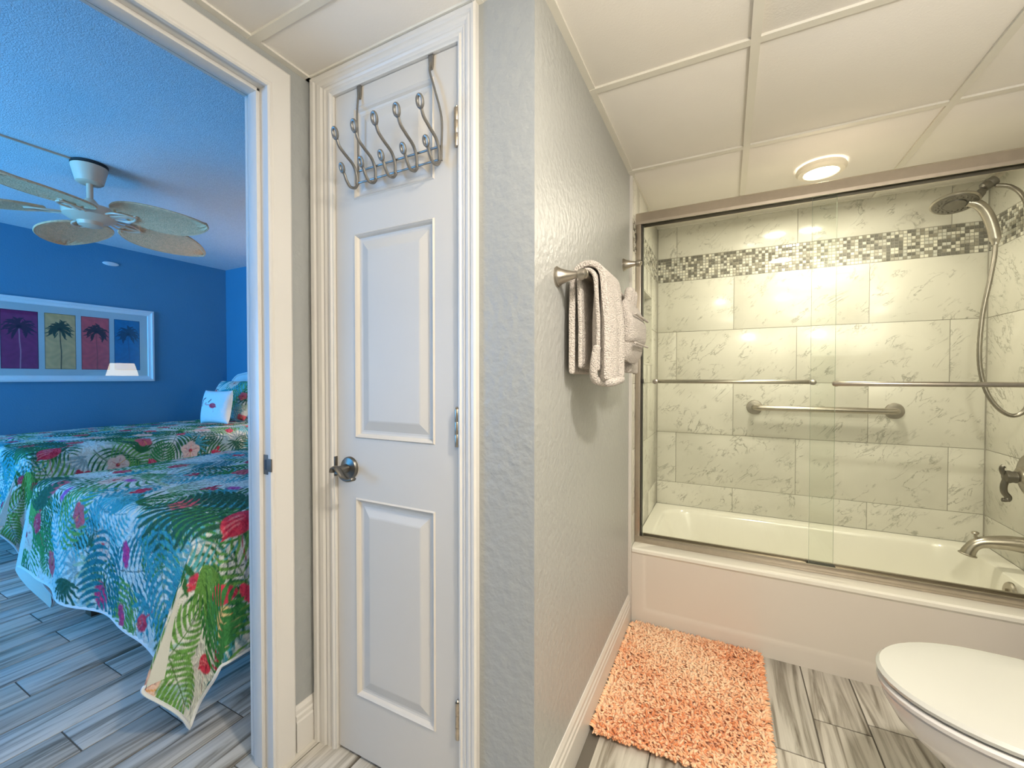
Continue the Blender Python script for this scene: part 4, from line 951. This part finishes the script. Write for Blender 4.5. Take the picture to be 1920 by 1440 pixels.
for i, (bx_, by_) in enumerate(((XS, YS), (-3.93, .985))):
    bd = empty('bed', (bx_, by_, 0)); tag(bd, bed_labels[i], 'bed', 'the two full-size beds'); bd.scale = (1, 1 if i == 0 else .91, 1)
    for nm, d in (('mattress', md_mat), ('box_spring', md_box), ('side_rail', md_rail), ('headboard', md_head)): link(nm, d, bd)
    for lx, ly in ((-.45, .30), (-BW+.10, .12), (-.10, BL-.1), (-BW+.10, BL-.1)): o = link('leg', md_leg, bd); o.location = (lx, ly, 0)
    dq_ = (QM, LM, md_bind) if i == 0 else tuple(clear_copy(m_, -1.47) for m_ in (QM, LM, md_bind))
    qt = link('quilt', dq_[0], None); qt.location = (bx_, by_, 0); qt.scale = bd.scale; tag(qt, quilt_labels[i], 'quilt', 'tropical print quilts')
    link('lining', dq_[1], qt, 'plain cream lining'); link('binding', dq_[2], qt, 'white edge binding')

def pillow_mesh(w_, h_, t_, printed, seed=1, n=70):
    U, V_ = np.meshgrid(np.linspace(-1, 1, n), np.linspace(-1, 1, n))
    co = []; faces = []
    prof = np.clip((1-np.abs(U)**3.2)*(1-np.abs(V_)**3.2), 0, 1)**.55
    pin = 1-.05*(np.abs(V_)**2)*(1-np.abs(U)**2)*0
    X = U*w_/2*(1-.06*(1-V_**2)*np.abs(U)**6); Z = V_*h_/2*(1-.06*(1-U**2)*np.abs(V_)**6)
    P = Paint((U+1)*w_/2, (V_+1)*h_/2, CREAM if printed else (.74, .78, .77))
    if printed: paint_tropical(P, 0, w_, 0, h_, seed, 2.2)
    else:
        P.flamingo((w_*.56, h_*.52), w_*.13, .3, -1); P.line([(w_*.14, h_*.50), (w_*.18, h_*.70), (w_*.26, h_*.74)], .006, (.12, .06, .10)); P.line([(w_*.40, h_*.62), (w_*.48, h_*.70)], .005, (.1, .05, .08))
    C = P.C
    for s in (-1, 1):
        co.append(np.stack([X, s*t_/2*prof, Z], -1).reshape(-1, 3))
    co = np.concatenate(co); idx = np.arange(n*n).reshape(n, n); q = np.stack([idx[:-1, :-1], idx[:-1, 1:], idx[1:, 1:], idx[1:, :-1]], -1).reshape(-1, 4)
    faces = [tuple(map(int, r)) for r in q]+[tuple(int(k)+n*n for k in reversed(r)) for r in q]
    me = bpy.data.meshes.new('pillow'); me.from_pydata([tuple(c) for c in co], [], faces); me.polygons.foreach_set('use_smooth', [True]*len(faces))
    ca = me.color_attributes.new('Col', 'FLOAT_COLOR', 'POINT'); cc = np.concatenate([C, np.ones((n, n, 1))], -1).reshape(-1, 4); ca.data.foreach_set('color', np.concatenate([cc, cc]).astype(np.float32).ravel())
    fa = me.attributes.new('fab', 'FLOAT_VECTOR', 'POINT'); f3 = np.stack([P.U, P.V, P.U*0], -1).reshape(-1, 3); fa.data.foreach_set('vector', np.concatenate([f3, f3]).astype(np.float32).ravel())
    bm = bmesh.new(); bm.from_mesh(me); bmesh.ops.remove_doubles(bm, verts=bm.verts, dist=.0004); bm.to_mesh(me); bm.free()
    me.materials.append(M_sham); return me
def pillow(name, me, loc, rx, rz, label, cat='pillow'):
    o = bpy.data.objects.new(name, me); COL.objects.link(o); o.location = loc; o.rotation_euler = (R(rx), 0, R(rz)); return tag(o, label, cat, 'pillows on the beds')
sham = pillow_mesh(.64, .44, .18, True, 5)
pillow('pillow', sham, (-4.66, 2.62, .900), -24, 3, 'tropical print pillow leaning on the far headboard, behind the small white pillow')
pillow('throw_pillow', pillow_mesh(.32, .32, .13, False, 6), (-4.33, 2.29, .855), -10, 14, 'small white throw pillow with a pink flamingo, propped before the print pillow')
pillow('pillow', sham, (-2.15, 2.62, .905), -24, 0, 'tropical print pillow at the head of the nearer bed, hidden by the door frame')

# ------------------------------------------------------------------ palm picture
pf = empty('framed_picture', (BX, 1.6, 1.46)); tag(pf, 'wide white framed picture of four coloured palm tree panels on the blue wall', 'picture')
FX, py0, py1, pz0, pz1 = BX+.030, .985, 2.262, 1.098, 1.835
py0 = .92
b = MB(); prof = [(0, -.03), (0, -.004), (.010, 0), (.020, 0), (.026, -.006), (.036, -.010), (.050, -.012), (.056, -.018), (.056, -.03)]
rings = [[(FX+d, py0+i, pz0+i), (FX+d, py1-i, pz0+i), (FX+d, py1-i, pz1-i), (FX+d, py0+i, pz1-i)] for i, d in prof]
b.loft(rings, caps=(False, False)); b.sm = [False]*len(b.sm); b.build('frame', M_white, pf)
b = MB(); b.box(BX+.002, FX-.020, py0+.05, py1-.05, pz0+.05, pz1-.05); b.build('mat_board', M_matboard, pf)
def palm(P, w_, h_, col, tcol, seed):
    rnd = random.Random(seed); c = (w_*rnd.uniform(.46, .56), h_*.72)
    P.line([(c[0]+.004, 0), (c[0]+.008, h_*.3), (c[0]+.002, h_*.5), c], .0045, tcol, .9)
    for k in range(13):
        a = R(-62+k*304/12-0)+rnd.uniform(-.1, .1); ll = w_*rnd.uniform(.34, .46); ex, ey = c[0]+math.cos(a)*ll, c[1]+math.sin(a)*ll*1.1-.008
        P.leaf(c, (ex, ey), .011, col, .95, bend=(.02 if math.cos(a) > 0 else -.02)*rnd.uniform(.3, 1.2))
        for m in range(3):
            t_ = .45+.2*m; q = (c[0]+(ex-c[0])*t_, c[1]+(ey-c[1])*t_); P.leaf(q, (q[0]+math.cos(a)*.03+rnd.uniform(-.008, .008), q[1]-.020), .004, col, .8)
    P.disc(c, w_*.10, tuple(x*.6 for x in col), .9, edge=.01)
arts = [((.34, .045, .15), (.10, .03, .06), (.62, .28, .36), 1.198, 1.418), ((.88, .52, .22), (.07, .08, .04), (.16, .09, .04), 1.457, 1.660), ((.85, .12, .12), (.09, .025, .02), (.60, .09, .08), 1.697, 1.900), ((.01, .20, .42), (.01, .07, .14), (.02, .15, .32), 1.938, 2.142)]
for k, (bg, lc, tc, a0, a1) in enumerate(arts):
    w_, h_ = a1-a0, .505; nu, nv = 80, 190
    U, V_ = np.meshgrid(np.linspace(0, w_, nu), np.linspace(0, h_, nv)); P = Paint(U, V_, bg)
    nz = .10*np.sin(U*60+4*np.sin(V_*25))*np.sin(V_*45+3*np.sin(U*30)); P.C *= (1+nz[..., None]); palm(P, w_, h_, lc, tc, k+3)
    m = (U < .003) | (U > w_-.003) | (V_ < .003) | (V_ > h_-.003); P.C[m] *= .35
    b = MB(); b.v = [(FX-.0192, a0+uu, 1.212+vv) for uu, vv in zip(U.ravel(), V_.ravel())]
    b.f = [(j*nu+i, j*nu+i+1, (j+1)*nu+i+1, (j+1)*nu+i) for j in range(nv-1) for i in range(nu-1)]; b.m = [0]*len(b.f); b.sm = [False]*len(b.f)
    o = b.build('art_print', M_print, pf); ca = o.data.color_attributes.new('Col', 'FLOAT_COLOR', 'POINT'); ca.data.foreach_set('color', np.concatenate([P.C, np.ones(U.shape+(1,))], -1).astype(np.float32).ravel())
    o['label'] = ['purple panel with a palm tree', 'tan panel with a palm tree', 'red panel with a palm tree', 'blue panel with a palm tree'][k]
b = MB(); b.box(FX-.0185, FX-.0165, py0+.054, py1-.054, pz0+.054, pz1-.054); 
def picglass():
    m = glass_mat(); m.name = 'picture_glass'
    for n in m.node_tree.nodes:
        if n.type == 'MATH' and n.operation == 'MULTIPLY_ADD': n.inputs[2].default_value = .06
        if n.type == 'BSDF_TRANSPARENT': n.inputs[0].default_value = (.97, .98, .98, 1)
    return m
b.build('glass', picglass(), pf); reroot(pf)
b = MB(); b.loft([[(BX+x, 1.921+.062*math.cos(a)*k, 2.262+.020*math.sin(a)*k) for a in [2*PI*q/20 for q in range(20)]] for x, k in ((0, 1), (.012, 1), (.018, .8))])
tag(b.build('wall_sensor', M_white), 'tiny white oval fixture high on the blue wall under the fan', 'sensor')

# ------------------------------------------------------------------ ceiling fan
FXc, FYc = -3.475, 1.133
fan = empty('ceiling_fan', (FXc, FYc, BZ)); tag(fan, 'ceiling fan with five woven palm-leaf blades over the beds', 'ceiling fan')
b = MB(); b.lathe([(.072, 0), (.074, -.016), (.085, -.020), (.084, -.030), (.064, -.115), (.055, -.122), (.030, -.124)], (0, 0, 0), 'Z', 32); b.build('canopy', M_fanmet, fan)
b = MB(); b.lathe([(.086, -.002), (.086, -.016), (.06, -.017)], (0, 0, 0), 'Z', 32); b.build('canopy_gap', M_black, fan)  # solid black ring standing in for shade in the gap at the ceiling
b = MB(); b.lathe([(.016, -.11), (.016, -.235)], (0, 0, 0), 'Z', 14); b.build('downrod', M_fanmet, fan)
b = MB(); b.lathe([(.022, -.215), (.034, -.232), (.050, -.252), (.080, -.262), (.120, -.270), (.128, -.285), (.124, -.325), (.095, -.345), (.06, -.355), (.055, -.375), (.03, -.385), (0, -.386)], (0, 0, 0), 'Z', 36); b.build('motor_housing', M_fanmet, fan)
def blade_mesh():
    b = MB(); n = 30; r0, r1, wmax = .19, .70, .185; top = []; bot = []
    rows_ = []
    for i in range(n+1):
        t_ = i/n; r = r0+(r1-r0)*t_; w_ = wmax*max(0.0001, math.sin(PI*min(1, .06+.94*t_**.80)))**.62 if t_ < 1 else .0001
        w_ = max(.012, w_) if t_ < 1 else .004
        row = []
        for j in range(13):
            s = -1+2*j/12; row.append((r, s*w_, .012*math.cos(s*PI*6)*.25+.010*(1-s*s)-.05*t_))
        rows_.append(row)
    vs = [p for r in rows_ for p in r]+[(p[0], p[1], p[2]-.006) for r in rows_ for p in r]; m = 13; N_ = (n+1)*m
    fs = [(i*m+j, i*m+j+1, (i+1)*m+j+1, (i+1)*m+j) for i in range(n) for j in range(m-1)]+[(N_+i*m+j, N_+(i+1)*m+j, N_+(i+1)*m+j+1, N_+i*m+j+1) for i in range(n) for j in range(m-1)]
    b.add(vs, fs, 0, True)
    edge = [rows_[i][0] for i in range(n+1)]+[rows_[i][12] for i in range(n, -1, -1)]
    b.tube([(p[0], p[1], p[2]-.003) for p in edge], .006, 6, closed=True)
    return b
bmsh = blade_mesh().build('x', M_rattan); bd_ = bmsh.data; bpy.data.objects.remove(bmsh)
b = MB()
for s in (-1, 1): b.tube(spline([(.085, s*.015, .0), (.13, s*.035, -.005), (.18, s*.050, -.010), (.235, s*.035, -.012), (.27, s*.0, -.012)], 5), .006, 6)
b.box(.08, .28, -.012, .012, -.010, -.004)
amsh = b.build('x', M_fanmet); ad_ = amsh.data; bpy.data.objects.remove(amsh)
for k in range(5):
    a = R(29+72*k); bl = link('blade', bd_, fan); bl.location = (0, 0, -.315); bl.rotation_euler = (R(-9), 0, a)
    ar = link('blade_arm', ad_, bl)
b = MB(); b.box(FXc-.006, FXc+.006, BY0, FYc-.08, BZ-.010, BZ, bev=.002)
tag(b.build('cable_cover', M_fanmet), 'thin cable cover running along the bedroom ceiling to the fan', 'cable')

# ------------------------------------------------------------------ nightstand and lamp between the beds
ns = empty('nightstand', (-3.42, 2.74, 0)); tag(ns, 'white nightstand between the two beds', 'nightstand')
b = MB(); b.box(-.24, .24, -.20, .20, .10, .64, bev=.006); b.box(-.26, .26, -.22, .21, .64, .665, bev=.006); b.build('body', M_white, ns)
for z0 in (.14, .40):
    b = MB(); b.box(-.215, .215, -.212, -.198, z0, z0+.22, bev=.004); dw = b.build('drawer', M_white, ns)
    b = MB(); b.lathe([(.006, 0), (.006, .015), (.014, .02), (.01, .028)], (0, -.212, z0+.11), (0, -1, 0), 14); b.build('knob', M_nickel, dw)
for sx in (-.2, .2):
    for sy in (-.16, .16): b = MB(); b.box(sx-.02, sx+.02, sy-.02, sy+.02, 0, .10); b.build('leg', M_white, ns)
lp = empty('table_lamp', (-3.47, 2.72, .665)); tag(lp, 'lit bedside lamp with tapered cream shade on the nightstand, seen mirrored in the picture glass', 'lamp')
b = MB(); b.lathe([(.075, 0), (.075, .012), (.03, .03), (.05, .10), (.07, .18), (.055, .26), (.02, .33), (.012, .36), (.012, .44)], (0, 0, 0), 'Z', 28); b.build('base', M_white, lp)
b = MB(); b.lathe([(.180, .455), (.125, .665)], (0, 0, 0), 'Z', 40, caps=(False, False)); b.build('lamp_shade', M_shade, lp)

bpy.context.view_layer.update()
